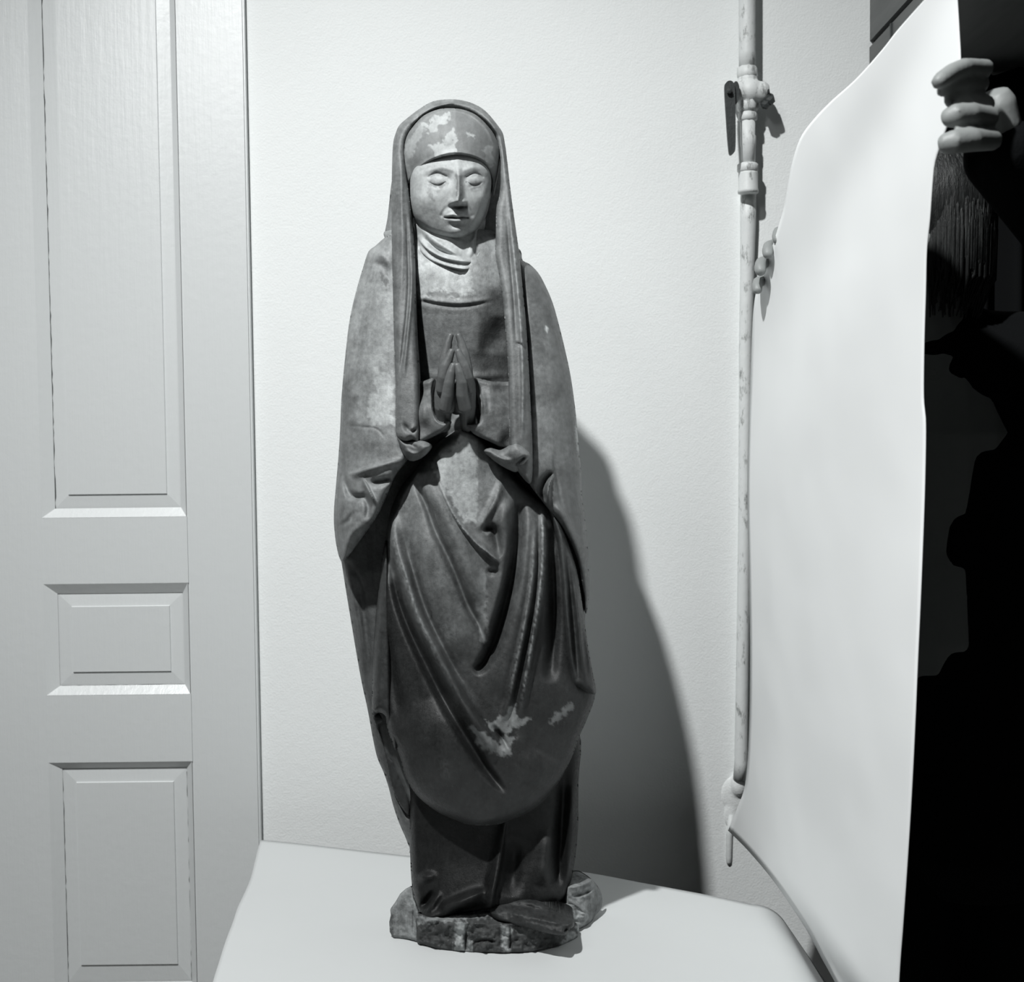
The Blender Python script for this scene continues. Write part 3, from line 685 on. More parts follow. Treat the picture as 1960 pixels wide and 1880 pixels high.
# mantle wrapped across the front
apron_out = [(792, 900), (815, 868), (850, 835), (890, 822), (940, 845), (985, 905), (1030, 955), (1060, 980), (1080, 1030), (1098, 1120), (1110, 1220), (1128, 1285), (1140, 1327), (1124, 1376), (1108, 1412), (1094, 1452), (1068, 1500), (1036, 1540), (990, 1567), (940, 1580), (885, 1576), (835, 1554), (797, 1522), (776, 1487), (766, 1452), (757, 1430), (744, 1405), (736, 1360), (726, 1260), (728, 1160), (736, 1060), (744, 990), (765, 935)]
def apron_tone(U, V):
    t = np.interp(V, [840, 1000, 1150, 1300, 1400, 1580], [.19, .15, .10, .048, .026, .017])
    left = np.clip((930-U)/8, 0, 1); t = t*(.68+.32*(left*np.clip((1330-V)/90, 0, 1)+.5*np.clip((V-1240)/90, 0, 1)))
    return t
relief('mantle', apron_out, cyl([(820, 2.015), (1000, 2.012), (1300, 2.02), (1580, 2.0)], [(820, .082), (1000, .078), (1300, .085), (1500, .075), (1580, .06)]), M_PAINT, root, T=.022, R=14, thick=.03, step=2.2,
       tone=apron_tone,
       wear=[[(1037, 965, 4, .22), (1040, 1050, 4, .25), (1034, 1130, 4, .2), (1022, 1210, 4, .2), (1008, 1290, 4, .14), (995, 1370, 4, .1)],
             [(1024, 985, 3, .10), (1018, 1100, 3, .14), (1004, 1190, 3, .14), (988, 1270, 3.5, .12), (972, 1350, 4, .10)],
             [(752, 990, 4, .06), (758, 1060, 5, .14), (779, 1120, 5, .16), (803, 1190, 5, .13), (838, 1262, 5, .09), (880, 1340, 5, .05)],
             [(775, 1010, 3, .08), (790, 1080, 3, .06)], [(830, 900, 3, .12), (868, 985, 3, .14), (905, 1035, 3, .14), (935, 1060, 3, .16), (957, 1079, 3, .16)],
             [(960, 915, 3, .12), (948, 958, 3, .14), (928, 992, 3, .06)], [(926, 1085, 5, .06), (930, 1150, 5, .08), (934, 1210, 5, .06), (930, 1270, 4, .04)], [(850, 1180, 22, .05), (865, 1240, 22, .05)], [(845, 1440, 10, .03), (860, 1500, 10, .03)]],
       tones=[([(738, 1120), (757, 1105), (782, 1180), (822, 1275), (862, 1355), (902, 1420), (936, 1475), (975, 1520), (990, 1590), (860, 1590), (740, 1500), (725, 1300)], .020, 6, 1),
              ([(905, 1590), (925, 1480), (975, 1520), (985, 1400), (960, 1340), (990, 1250), (1050, 1150), (1060, 990), (1150, 990), (1150, 1590)], .023, 14, 1),
              ([(825, 1170), (828, 1180), (822, 1190)], .03, 1, 1),
              ([(884, 835), (916, 835), (916, 985), (908, 1000), (896, 1000), (880, 985), (864, 955), (846, 925), (828, 895), (835, 875), (862, 862)], .36, 3, 5),  # pale gesso patch, with specular glare painted into its tone
              ([(916, 845), (940, 870), (960, 905), (945, 950), (925, 1000), (914, 1000)], .19, 3, 2),
              ([(918, 1085), (930, 1085), (930, 1240), (918, 1225), (912, 1150)], .17, 3, 5),
              ([(925, 1388), (955, 1378), (975, 1362), (985, 1350), (992, 1372), (1010, 1376), (1008, 1388), (985, 1396), (940, 1396)], .20, 2.5, 7),
              ([(905, 1392), (922, 1398), (938, 1402), (944, 1418), (956, 1425), (968, 1402), (976, 1405), (974, 1440), (960, 1446), (940, 1436), (918, 1428)], .16, 2.5, 8),
              ([(1052, 1385), (1058, 1368), (1078, 1358), (1094, 1344), (1100, 1352), (1086, 1368), (1068, 1378), (1056, 1392)], .15, 2, 4)],
       strokes=[('r', [(808, 905, 14, .006), (845, 975, 17, .014), (880, 1045, 19, .016), (902, 1110, 17, .014), (917, 1165, 12, .008)]),
                ('r', [(790, 915, 5, -.008), (815, 965, 6, -.016), (835, 1020, 7, -.018), (868, 1089, 7, -.02), (895, 1158, 7, -.02), (918, 1200, 7, -.014), (934, 1250, 6, -.006)]),
                ('s', [(828, 898, 7, .004), (868, 985, 8, .010), (905, 1035, 8, .013), (935, 1060, 8, .016), (958, 1080, 7, .012)]),
                ('r', [(795, 985, 26, .008), (830, 1080, 30, .014), (860, 1180, 30, .014), (895, 1270, 26, .010)]),
                ('r', [(750, 965, 10, .014), (757, 1040, 11, .022), (775, 1100, 12, .028), (800, 1180, 12, .030), (841, 1260, 13, .030), (883, 1340, 13, .028), (922, 1400, 12, .024), (955, 1455, 11, .016)]),
                ('r', [(772, 1010, 7, -.008), (787, 1080, 7, -.014), (812, 1160, 7, -.014), (850, 1245, 7, -.012), (890, 1320, 7, -.008)]),
                ('r', [(747, 1040, 8, -.016), (759, 1130, 9, -.024), (782, 1200, 9, -.028), (822, 1285, 10, -.028), (862, 1362, 10, -.026), (902, 1428, 10, -.026), (936, 1480, 9, -.022), (972, 1522, 6, -.008)]),
                ('r', [(993, 935, 11, -.02), (990, 1030, 12, -.030), (980, 1100, 12, -.034), (964, 1170, 12, -.034), (946, 1230, 11, -.032), (925, 1270, 10, -.026), (905, 1288, 8, -.012)]),
                ('r', [(962, 910, 8, .006), (950, 955, 8, .010), (930, 990, 7, .008), (912, 1020, 6, .004)]),
                ('r', [(975, 950, 12, .008), (962, 1000, 12, .014), (965, 1060, 12, .012), (958, 1120, 11, .012), (940, 1180, 10, .010), (925, 1240, 10, .006)]),
                ('r', [(922, 1014, 6, -.010), (944, 1012, 8, -.016), (953, 1035, 9, -.016), (957, 1068, 6, -.008)]), ('r', [(930, 1095, 6, -.006), (958, 1094, 6, -.010)]),
                ('r', [(1012, 960, 16, .008), (1008, 1060, 18, .014), (995, 1160, 20, .016), (972, 1260, 22, .012), (955, 1340, 20, .006)]),
                ('r', [(1037, 960, 6, .012), (1040, 1050, 6, .018), (1034, 1130, 6, .018), (1022, 1210, 6, .018), (1008, 1290, 7, .016), (994, 1375, 8, .010)]),
                ('r', [(1026, 980, 5, .006), (1020, 1100, 5, .012), (1006, 1190, 5, .013), (990, 1270, 6, .013), (974, 1340, 6, .011), (958, 1388, 6, .006)]),
                ('r', [(1062, 990, 10, -.014), (1058, 1080, 11, -.022), (1060, 1180, 11, -.026), (1056, 1260, 12, -.02), (1050, 1310, 14, -.010)]),
                ('r', [(1000, 1400, 12, .004), (980, 1430, 12, .010), (965, 1460, 14, .008)]),
                ('r', [(940, 1385, 4, -.005), (960, 1410, 4, -.012), (975, 1440, 4, -.006)]),
                ('r', [(830, 1330, 55, .014), (850, 1420, 60, .018), (880, 1500, 50, .012)]),
                ('r', [(1050, 1440, 40, .010), (1010, 1510, 40, .010)]),
                ('r', [(975, 1455, 10, -.012), (985, 1400, 8, -.006)]),
                ('r', [(738, 1200, 8, -.016), (752, 1300, 10, -.014), (770, 1400, 12, -.008)])])
# left tubular fold of the mantle
relief('mantle_fold', [(738, 1035), (744, 1050), (752, 1120), (759, 1200), (762, 1280), (764, 1360), (764, 1400), (758, 1434), (752, 1425), (744, 1395), (738, 1372), (726, 1364), (713, 1370), (712, 1330), (714, 1260), (719, 1180), (727, 1100), (732, 1060)],
       cyl(2.012, .02), M_DARK, root, T=.03, R=17, thick=.03, step=2, tone=lambda U, V: np.interp(V, [1040, 1200, 1430], [.06, .042, .032]),
       strokes=[('r', [(744, 1080, 4, -.008), (748, 1200, 4, -.012), (750, 1330, 4, -.014), (750, 1400, 4, -.012)]), ('r', [(755, 1150, 3, .005), (757, 1280, 3, .007), (757, 1420, 3, .006)])])
relief('mantle_corner', [(714, 1372), (726, 1366), (738, 1376), (746, 1400), (756, 1430), (770, 1470), (782, 1508), (784, 1560), (765, 1540), (748, 1500), (740, 1460), (728, 1410)], cyl(2.035, .0), M_DARK, root, T=.006, R=8, thick=.02, step=2.5, tone=.03,
       strokes=[('r', [(722, 1382, 8, -.012), (738, 1410, 8, -.014), (755, 1460, 9, -.010)])])
# right cascade of the mantle
relief('mantle_cascade', [(1050, 972), (1072, 995), (1088, 1035), (1104, 1090), (1112, 1140), (1119, 1190), (1126, 1240), (1134, 1285), (1141, 1326), (1125, 1326), (1108, 1321), (1094, 1314), (1086, 1270), (1078, 1200), (1072, 1120), (1065, 1040)],
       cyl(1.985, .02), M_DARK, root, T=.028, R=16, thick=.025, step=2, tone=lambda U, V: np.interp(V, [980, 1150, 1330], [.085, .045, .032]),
       strokes=[('r', [(1068, 1010, 4, .004), (1078, 1090, 4, .008), (1086, 1190, 4, .010), (1096, 1290, 4, .010)]),
                ('r', [(1080, 1030, 4, -.006), (1092, 1120, 5, -.014), (1101, 1220, 5, -.016), (1108, 1310, 5, -.012)]),
                ('r', [(1098, 1110, 4, .006), (1108, 1190, 4, .010), (1118, 1300, 4, .008)]), ('r', [(1112, 1190, 4, -.006), (1122, 1260, 4, -.010), (1131, 1318, 4, -.006)])])
# bodice
relief('bodice', [(785, 455), (860, 440), (965, 450), (990, 540), (1000, 700), (992, 860), (930, 885), (850, 885), (790, 870), (775, 700), (778, 560)],
       cyl([(440, 2.02), (520, 1.998), (600, 2.005), (880, 2.03)], [(440, .035), (520, .040), (600, .055), (760, .05), (880, .045)], .8), M_PAINT, root, T=.004, R=12, thick=.03, step=2.2, tone=.15,
       tones=[([(780, 440), (980, 440), (985, 565), (940, 562), (905, 572), (780, 570)], .25, 12, 6), ([(790, 470), (900, 470), (902, 530), (906, 560), (880, 573), (850, 570), (830, 577), (797, 570)], .43, 2, 5),
              ([(812, 562), (835, 552), (870, 558), (880, 568), (850, 575), (820, 574)], .2, 2, 6), ([(920, 560), (985, 550), (990, 720), (915, 720), (905, 640)], .09, 16, 10), ([(800, 588), (895, 592), (893, 602), (812, 600)], .10, 3, 3)],
       strokes=[('r', [(790, 572, 3, -.002), (830, 582, 3, -.004), (880, 587, 3, -.004), (940, 578, 3, -.003)]), ('r', [(790, 566, 4, .002), (840, 576, 4, .003), (890, 579, 4, .003), (950, 570, 4, .002)]),
                ('r', [(790, 712, 8, .0), (880, 722, 8, .004), (985, 716, 8, .004)]), ('r', [(955, 600, 20, -.006), (950, 680, 25, -.012)]), ('r', [(920, 600, 14, .004), (915, 690, 14, .006)]), ('r', [(876, 785, 18, -.025)])])
# wimple around the neck
relief('wimple', [(793, 415), (860, 425), (925, 412), (924, 450), (935, 476), (928, 502), (910, 520), (880, 524), (845, 516), (815, 500), (797, 478), (794, 445)],
       cyl([(410, 2.03), (525, 1.998)], [(410, .045), (525, .036)], .6), M_FLESH, root, T=.010, R=16, thick=.03, step=1.6, tone=.40,
       strokes=[('s', [(798, 450, 5, .003), (815, 474, 6, .007), (845, 492, 6, .009), (880, 500, 6, .008), (908, 503, 5, .003)]), ('s', [(796, 470, 5, .004), (818, 494, 6, .009), (850, 508, 6, .010), (885, 515, 5, .008), (910, 514, 5, .003)]),
                ('r', [(800, 428, 5, .003), (825, 455, 6, .006), (860, 478, 6, .007), (885, 492, 5, .004)]), ('r', [(915, 430, 4, .004), (908, 460, 5, .006), (900, 495, 5, .006)]), ('r', [(925, 445, 4, .003), (920, 480, 5, .006), (905, 508, 5, .004)]),
                ('r', [(810, 452, 3, -.004), (835, 476, 3, -.006), (870, 490, 3, -.006)])])
# cloak over the left shoulder and arm
clL = [(742, 452), (757, 462), (764, 560), (766, 700), (768, 840), (780, 868), (776, 884), (757, 908), (740, 945), (722, 985), (695, 1025), (668, 1062), (654, 1076), (643, 1040), (639, 985), (643, 930), (648, 870), (651, 820), (653, 770), (657, 720), (662, 670), (668, 620), (676, 580), (685, 545), (695, 512), (705, 482), (718, 471)]
def quarter(outer, inner_t, left=True):
    it = table(inner_t)
    def f(U, V, x):
        t = (x+1)/2 if left else (1-x)/2
        return outer-(outer-it(V))*np.sqrt(np.maximum(0, 1-(1-t)**2))
    return f
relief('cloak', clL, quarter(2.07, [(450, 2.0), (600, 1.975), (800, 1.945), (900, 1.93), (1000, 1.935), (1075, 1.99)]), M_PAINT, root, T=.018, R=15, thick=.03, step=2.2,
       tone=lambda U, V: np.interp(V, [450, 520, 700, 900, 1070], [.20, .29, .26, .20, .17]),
       tones=[([(652, 720), (668, 735), (682, 770), (676, 800), (690, 830), (672, 850), (650, 850)], .13, 8, 9), ([(718, 710), (755, 708), (756, 812), (710, 820), (712, 770)], .38, 3, 9),
              ([(652, 820), (720, 815), (742, 835), (775, 870), (700, 905), (650, 900)], .17, 8, 5), ([(730, 520), (742, 530), (740, 555), (734, 540)], .15, 1.5, 4)],
       strokes=[('r', [(715, 480, 8, .003), (735, 492, 8, .006), (752, 515, 8, .003)]), ('r', [(705, 505, 7, -.003), (730, 508, 7, -.005), (748, 530, 7, -.003)]),
                ('s', [(770, 878, 8, .008), (735, 888, 9, .012), (700, 898, 10, .016), (664, 910, 8, .010)]),
                ('r', [(652, 860, 6, -.008), (657, 905, 6, -.014), (668, 942, 6, -.018), (682, 952, 6, -.016), (702, 950, 6, -.008)]),
                ('r', [(755, 914, 6, -.012), (730, 922, 7, -.018), (706, 924, 6, -.012)]),
                ('s', [(722, 968, 5, .006), (708, 940, 6, .014), (694, 914, 5, .008)]), ('r', [(692, 940, 5, -.008), (705, 970, 6, -.012), (700, 1000, 6, -.006)]),
                ('r', [(656, 920, 6, .006), (656, 955, 6, .010), (650, 990, 6, .004)]), ('r', [(644, 1010, 5, -.003), (665, 998, 5, -.007), (680, 975, 5, -.006)]),
                ('r', [(662, 1060, 5, .004), (668, 1030, 6, .008), (690, 1000, 6, .008)]),
                ('v', [(660, 815, 1.5, -.002), (700, 818, 1.5, -.003), (722, 822, 1.5, -.003), (738, 840, 1.5, -.002)])])
clR = [(985, 478), (1000, 498), (1014, 506), (1030, 522), (1043, 545), (1058, 580), (1072, 630), (1084, 680), (1094, 730), (1103, 800), (1108, 860), (1112, 900), (1114, 950), (1119, 985), (1123, 1020), (1126, 1070), (1128, 1115), (1127, 1150), (1121, 1175), (1115, 1120), (1102, 1062), (1080, 1015), (1052, 978), (1032, 952), (1012, 925), (1008, 900), (1010, 800), (1006, 700), (1000, 600), (990, 520)]
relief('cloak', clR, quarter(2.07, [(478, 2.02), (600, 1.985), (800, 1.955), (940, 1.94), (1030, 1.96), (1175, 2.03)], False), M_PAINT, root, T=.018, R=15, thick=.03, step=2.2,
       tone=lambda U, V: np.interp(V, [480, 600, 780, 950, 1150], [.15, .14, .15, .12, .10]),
       tones=[([(1018, 775), (1075, 775), (1090, 860), (1085, 900), (1022, 880)], .19, 6, 8), ([(1104, 800), (1109, 860), (1106, 870), (1100, 820)], .4, 1, 1), ([(1044, 622), (1050, 628), (1048, 638), (1043, 632)], .45, 1, 0)],
       strokes=[('r', [(1057, 862, 3, -.002), (1063, 900, 4, -.006), (1072, 950, 4, -.006), (1078, 975, 4, -.003)]),
                ('r', [(1062, 902, 5, -.006), (1046, 915, 7, -.016), (1036, 938, 8, -.020), (1042, 965, 7, -.014)]), ('s', [(1052, 965, 6, .010), (1050, 935, 6, .016), (1060, 908, 5, .010)]),
                ('r', [(1060, 960, 8, .006), (1080, 990, 8, .012), (1100, 1040, 7, .010), (1115, 1100, 6, .006)]), ('r', [(1088, 940, 12, -.004), (1100, 1000, 10, -.010), (1112, 1050, 8, -.008)]),
                ('r', [(1045, 560, 12, .004), (1060, 680, 14, .006), (1068, 800, 14, .005)])])
# sleeves at the wrists
def lin(pts):
    """depth interpolated from scattered control points"""
    q = np.array(pts, float)
    def f(U, V, x):
        w = 0; s = 0
        for u, v, d in q:
            k = 1/(((U-u)**2+(V-v)**2)+60.0)**1.5; w = w+k; s = s+k*d
        return s/w
    return f
relief('sleeve', [(795, 736), (812, 729), (831, 725), (827, 752), (829, 780), (836, 801), (846, 808), (861, 806), (856, 818), (844, 828), (824, 838), (800, 850), (782, 850), (782, 780)], lin([(790, 740, 1.955), (828, 730, 1.935), (790, 840, 1.925), (828, 790, 1.905), (855, 812, 1.895), (810, 840, 1.91)]), M_PAINT, root, T=.012, R=8, thick=.05, step=1.6, tone=.125,
       strokes=[('r', [(830, 728, 2.5, .002), (825, 752, 2.5, .004), (827, 782, 2.5, .004), (836, 806, 2.5, .004), (852, 812, 3, .002)]), ('r', [(812, 735, 6, .002), (810, 780, 7, .005), (815, 820, 7, .005)])])
relief('sleeve', [(907, 727), (915, 724), (940, 730), (960, 731), (985, 738), (990, 800), (985, 858), (962, 857), (940, 847), (912, 834), (902, 826), (893, 814), (905, 813), (916, 808), (919, 793), (916, 772), (911, 748)], lin([(980, 740, 1.96), (915, 730, 1.94), (980, 850, 1.93), (918, 790, 1.91), (897, 816, 1.90), (940, 845, 1.91)]), M_PAINT, root, T=.012, R=8, thick=.05, step=1.6, tone=.125,
       strokes=[('r', [(914, 727, 2.5, .002), (918, 752, 2.5, .005), (922, 780, 2.5, .005), (918, 812, 2.5, .004)]), ('r', [(960, 745, 10, .003), (960, 800, 10, .005)]), ('r', [(930, 740, 4, -.002), (936, 800, 5, -.003)])])
# veil: horseshoe over the head with two long lappets
veil_out = [(861, 190), (829, 194), (805, 207), (782, 224), (765, 239), (757, 256), (752, 279), (750, 334), (749, 400), (750, 480), (752, 560), (754, 650), (757, 740), (757, 810), (760, 836), (775, 846), (790, 843), (801, 846), (803, 800), (803, 750), (801, 700), (797, 640), (795, 560), (794, 500), (790, 450), (786, 400), (781, 362), (777, 330), (774, 290), (778, 264), (792, 242), (812, 222), (838, 210), (861, 206),
            (886, 209), (912, 220), (933, 240), (948, 262), (954, 284), (957, 310), (958, 350), (955, 378), (950, 400), (949, 445), (948, 486), (956, 530), (963, 580), (968, 640), (972, 700), (974, 770), (975, 840), (978, 868), (990, 900), (1012, 926), (1019, 910), (1019, 850), (1016, 780), (1012, 700), (1007, 620), (1000, 545), (993, 479), (984, 415), (977, 362), (970, 300), (966, 272), (962, 254), (952, 239), (940, 224), (925, 209), (905, 198), (884, 192)]
vt = table([(190, 2.035), (230, 2.0), (300, 1.985), (400, 1.975), (480, 1.965), (600, 1.94), (750, 1.91), (860, 1.90), (930, 1.905)])
relief('veil', veil_out, lambda U, V, x: vt(V)+.03*((U-868)/110.)**2*np.interp(V, [190, 400, 600], [1, .6, .3]), M_PAINT, root, T=.020, R=13, thick=.03, step=1.8,
       wear=[[(968, 310, 3, .08), (977, 400, 3, .1), (985, 480, 3, .14), (993, 560, 3, .18), (999, 640, 3, .16), (1001, 740, 3, .10), (1000, 850, 3, .16)], [(788, 238, 5, .14), (806, 222, 5, .16), (828, 208, 4, .12)]],
       tone=lambda U, V: np.where(U < 868, np.interp(V, [190, 300, 500, 850], [.22, .17, .14, .15]), np.interp(V, [190, 260, 330, 500, 850], [.19, .20, .23, .17, .13])),
       strokes=[('r', [(785, 240, 5, .004), (805, 222, 5, .008), (830, 207, 4, .009), (856, 199, 4, .006), (872, 196, 4, .002)]), ('r', [(800, 232, 3, -.005), (822, 215, 3, -.008), (846, 205, 3, -.006)]), ('r', [(915, 212, 6, .003), (940, 235, 6, .006), (955, 262, 6, .004)]),
                ('r', [(768, 290, 5, .004), (768, 380, 5, .006), (770, 480, 5, .004), (766, 600, 5, .003)]), ('r', [(778, 400, 3, -.004), (781, 480, 3, -.006), (782, 560, 3, -.006), (774, 650, 3, -.006), (762, 740, 3, -.004)]),
                ('r', [(790, 500, 3, .004), (786, 580, 3, .006), (778, 660, 4, .006), (770, 740, 5, .004)]), ('r', [(770, 806, 5, -.004), (785, 826, 4, -.008), (800, 818, 3, -.004)]), ('r', [(778, 838, 5, .006), (795, 812, 4, .004)]),
                ('r', [(968, 300, 3, .004), (976, 400, 4, .006), (984, 480, 4, .007), (992, 560, 4, .008), (998, 640, 4, .008), (1001, 740, 4, .008), (1000, 850, 4, .007)]), ('r', [(970, 420, 3, -.004), (977, 500, 3, -.006), (984, 580, 3, -.005), (988, 660, 3, -.004)]),
                ('r', [(985, 655, 2.5, -.003), (1000, 662, 2.5, -.005), (1010, 672, 2.5, -.003)]), ('r', [(990, 860, 4, -.006), (1005, 880, 4, -.008)])])
relief('veil_end', [(760, 836), (775, 843), (795, 843), (813, 845), (825, 853), (820, 864), (806, 877), (790, 883), (778, 878), (768, 860)], lin([(765, 840, 1.915), (820, 855, 1.895), (785, 880, 1.92)]), M_PAINT, root, T=.020, R=13, thick=.03, step=1.4, tone=.14,
       strokes=[('r', [(775, 858, 4, .003), (790, 868, 4, .006), (806, 866, 4, .003)]), ('r', [(785, 850, 3, -.003), (800, 858, 3, -.004)])])
relief('veil_end', [(926, 863), (939, 857), (958, 861), (975, 853), (990, 848), (1014, 868), (1008, 884), (990, 903), (975, 900), (955, 889), (938, 876)], lin([(930, 865, 1.915), (1000, 870, 1.90), (980, 900, 1.92)]), M_PAINT, root, T=.020, R=13, thick=.03, step=1.4, tone=.16,
       strokes=[('r', [(940, 868, 4, .004), (965, 880, 5, .007), (985, 882, 4, .004)]), ('r', [(985, 893, 3, -.008), (998, 880, 3, -.010), (1008, 873, 3, -.006)])])
# head scarf
scarf = [(861, 207), (836, 210), (810, 222), (790, 243), (778, 262), (773, 285), (774, 325), (777, 366), (781, 354), (791, 343), (812, 318), (840, 303), (871, 297), (903, 301), (925, 313), (939, 335), (944, 368), (951, 335), (955, 300), (955, 280), (946, 258), (931, 238), (911, 220), (887, 210)]
sct = table([(205, 2.0), (225, 1.975), (250, 1.96), (300, 1.95), (370, 1.975)])
relief('head_scarf', scarf, lambda U, V, x: sct(V)+.045*np.abs((U-868)/90.)**2.2, M_FLESH, root, speck=.3, T=.010, R=10, thick=.035, step=1.3, tone=.21,
       tones=[([(872, 200), (960, 200), (960, 380), (872, 380)], .17, 1.5, .5),
              ([(774, 275), (800, 245), (812, 232), (806, 262), (796, 275), (800, 290), (790, 300), (778, 330)], .32, 2, 7),
              ([(812, 240), (835, 222), (860, 212), (866, 232), (850, 242), (842, 240), (826, 254), (818, 250)], .40, 1.5, 8), ([(852, 262), (870, 244), (872, 285), (874, 295), (840, 300), (826, 290), (824, 276), (838, 276), (850, 274)], .39, 1.5, 6),
              ([(893, 253), (908, 258), (908, 264), (895, 260)], .40, 1.5, 2), ([(926, 290), (944, 280), (946, 320), (932, 318)], .27, 2, 8), ([(776, 300), (800, 310), (820, 300), (806, 320), (780, 352)], .24, 3, 6)],
       strokes=[('r', [(778, 275, 2.5, .002), (795, 245, 2.5, .004), (825, 218, 2.5, .004), (861, 210, 2.5, .004), (900, 219, 2.5, .004), (930, 245, 2.5, .004), (948, 280, 2.5, .003)]), ('r', [(790, 340, 4, .002), (815, 312, 4, .004), (870, 292, 4, .005), (925, 308, 4, .004), (940, 330, 4, .002)]),
                ('r', [(845, 250, 8, .002), (862, 280, 8, .003)])])
# face
face_out = [(786, 300), (820, 288), (870, 283), (920, 288), (942, 305), (942, 340), (939, 365), (932, 398), (919, 428), (907, 444), (886, 456), (862, 458), (830, 451), (809, 439), (794, 420), (787, 394), (785, 364), (785, 330)]
def faceD(U, V, x):
    q = ((U-872)/np.where(U < 872, 90., 72.))**2+((V-368)/105.)**2
    return 2.02-.062*np.sqrt(np.maximum(0, 1-np.clip(q, 0, 1)*.92))
fs = [('b', [(812, 332, 5, .001), (826, 324, 6, .0025), (846, 320, 6, .003), (864, 325, 5, .002)]), ('b', [(890, 325, 5, .002), (904, 320, 6, .003), (920, 322, 6, .002), (933, 330, 5, .001)]),
      ('b', [(822, 344, 11, -.004), (840, 342, 12, -.007), (857, 343, 9, -.007)]), ('b', [(894, 343, 8, -.007), (910, 342, 11, -.006), (926, 344, 9, -.003)]),
      ('b', [(824, 345, 7, .003), (838, 345, 8.5, .006), (851, 346, 7, .004)]), ('b', [(896, 346, 7, .004), (909, 345, 8, .006), (921, 346, 7, .003)]),
      ('b', [(821, 349, 2, -.001), (830, 354, 2, -.003), (842, 355, 2, -.003), (853, 349, 2, -.002)]), ('b', [(894, 349, 2, -.002), (904, 355, 2, -.003), (915, 354, 2, -.003), (923, 349, 2, -.001)]),
      ('b', [(820, 339, 2, -.001), (836, 331, 2, -.0025), (854, 338, 2, -.002)]), ('b', [(893, 338, 2, -.002), (909, 331, 2, -.0025), (924, 339, 2, -.001)]),
      ('b', [(824, 360, 3, .0), (838, 364, 3, .0008), (852, 358, 3, .0)]), ('b', [(896, 358, 3, .0), (908, 364, 3, .0008), (920, 360, 3, 0)]),
      ('b', [(876, 312, 8, .002), (877, 330, 6, .006), (878, 345, 6, .011), (878, 362, 7, .017), (877, 377, 8, .023), (876, 384, 7.5, .026)]),
      ('b', [(866, 387, 5.5, .010)]), ('b', [(887, 387, 5, .009)]),
      ('b', [(862, 396, 3.5, -.004), (876, 397.5, 3.5, -.011), (890, 396, 3.5, -.004)]),
      ('b', [(874, 398, 3, -.0005), (874, 408, 3, -.001)]), ('b', [(854, 408, 10, .002), (874, 416, 13, .004), (892, 408, 10, .002)]),
      ('b', [(856, 413.5, 3, .001), (866, 410.5, 3.2, .0025), (874, 411.5, 3, .002), (883, 410.5, 3.2, .0025), (893, 414, 3, .001)]),
      ('b', [(852, 416.5, 1.8, -.004), (864, 416.5, 2, -.007), (874, 417.5, 2, -.007), (884, 416.5, 2, -.007), (895, 417, 1.8, -.004)]),
      ('b', [(860, 422, 3.5, .001), (868, 423, 4, .004), (880, 423, 4, .004), (889, 421.5, 3.5, .001)]), ('b', [(862, 431, 4, -.001), (874, 433, 4.5, -.0025), (887, 431, 4, -.001)]),
      ('b', [(874, 445, 14, .009)]), ('b', [(820, 382, 24, .006)]), ('b', [(922, 378, 17, .004)]),
      ('b', [(858, 394, 4, .0), (851, 402, 4, -.002), (846, 412, 4, -.002)]), ('b', [(893, 394, 4, .0), (899, 402, 4, -.002), (903, 412, 4, -.002)])]
relief('face', face_out, faceD, M_FLESH, root, speck=.45, T=.022, R=15, thick=.04, step=.9, tone=.37, strokes=fs,
       tones=[([(826, 346), (850, 344), (848, 356), (830, 356)], .17, 6, 4), ([(898, 345), (922, 344), (920, 358), (902, 358)], .17, 6, 4), ([(856, 414), (892, 414), (888, 426), (876, 432), (860, 428)], .26, 3, 4), ([(864, 380), (878, 382), (878, 396), (864, 394)], .30, 2, 3),
              ([(874, 335), (884, 338), (882, 385), (875, 385)], .21, 1.5, 3), ([(818, 362), (830, 366), (828, 385), (822, 380)], .24, 3, 5), ([(820, 334), (838, 326), (858, 332), (856, 338), (838, 332), (822, 340)], .25, 3, 3), ([(892, 332), (908, 326), (926, 334), (924, 340), (908, 332), (894, 338)], .25, 3, 3), ([(822, 351), (840, 354), (856, 350), (852, 358), (838, 361), (824, 357)], .20, 3, 4), ([(894, 351), (908, 354), (922, 350), (920, 358), (908, 361), (896, 357)], .20, 3, 4), ([(850, 432), (900, 430), (895, 446), (858, 448)], .30, 5, 9)])
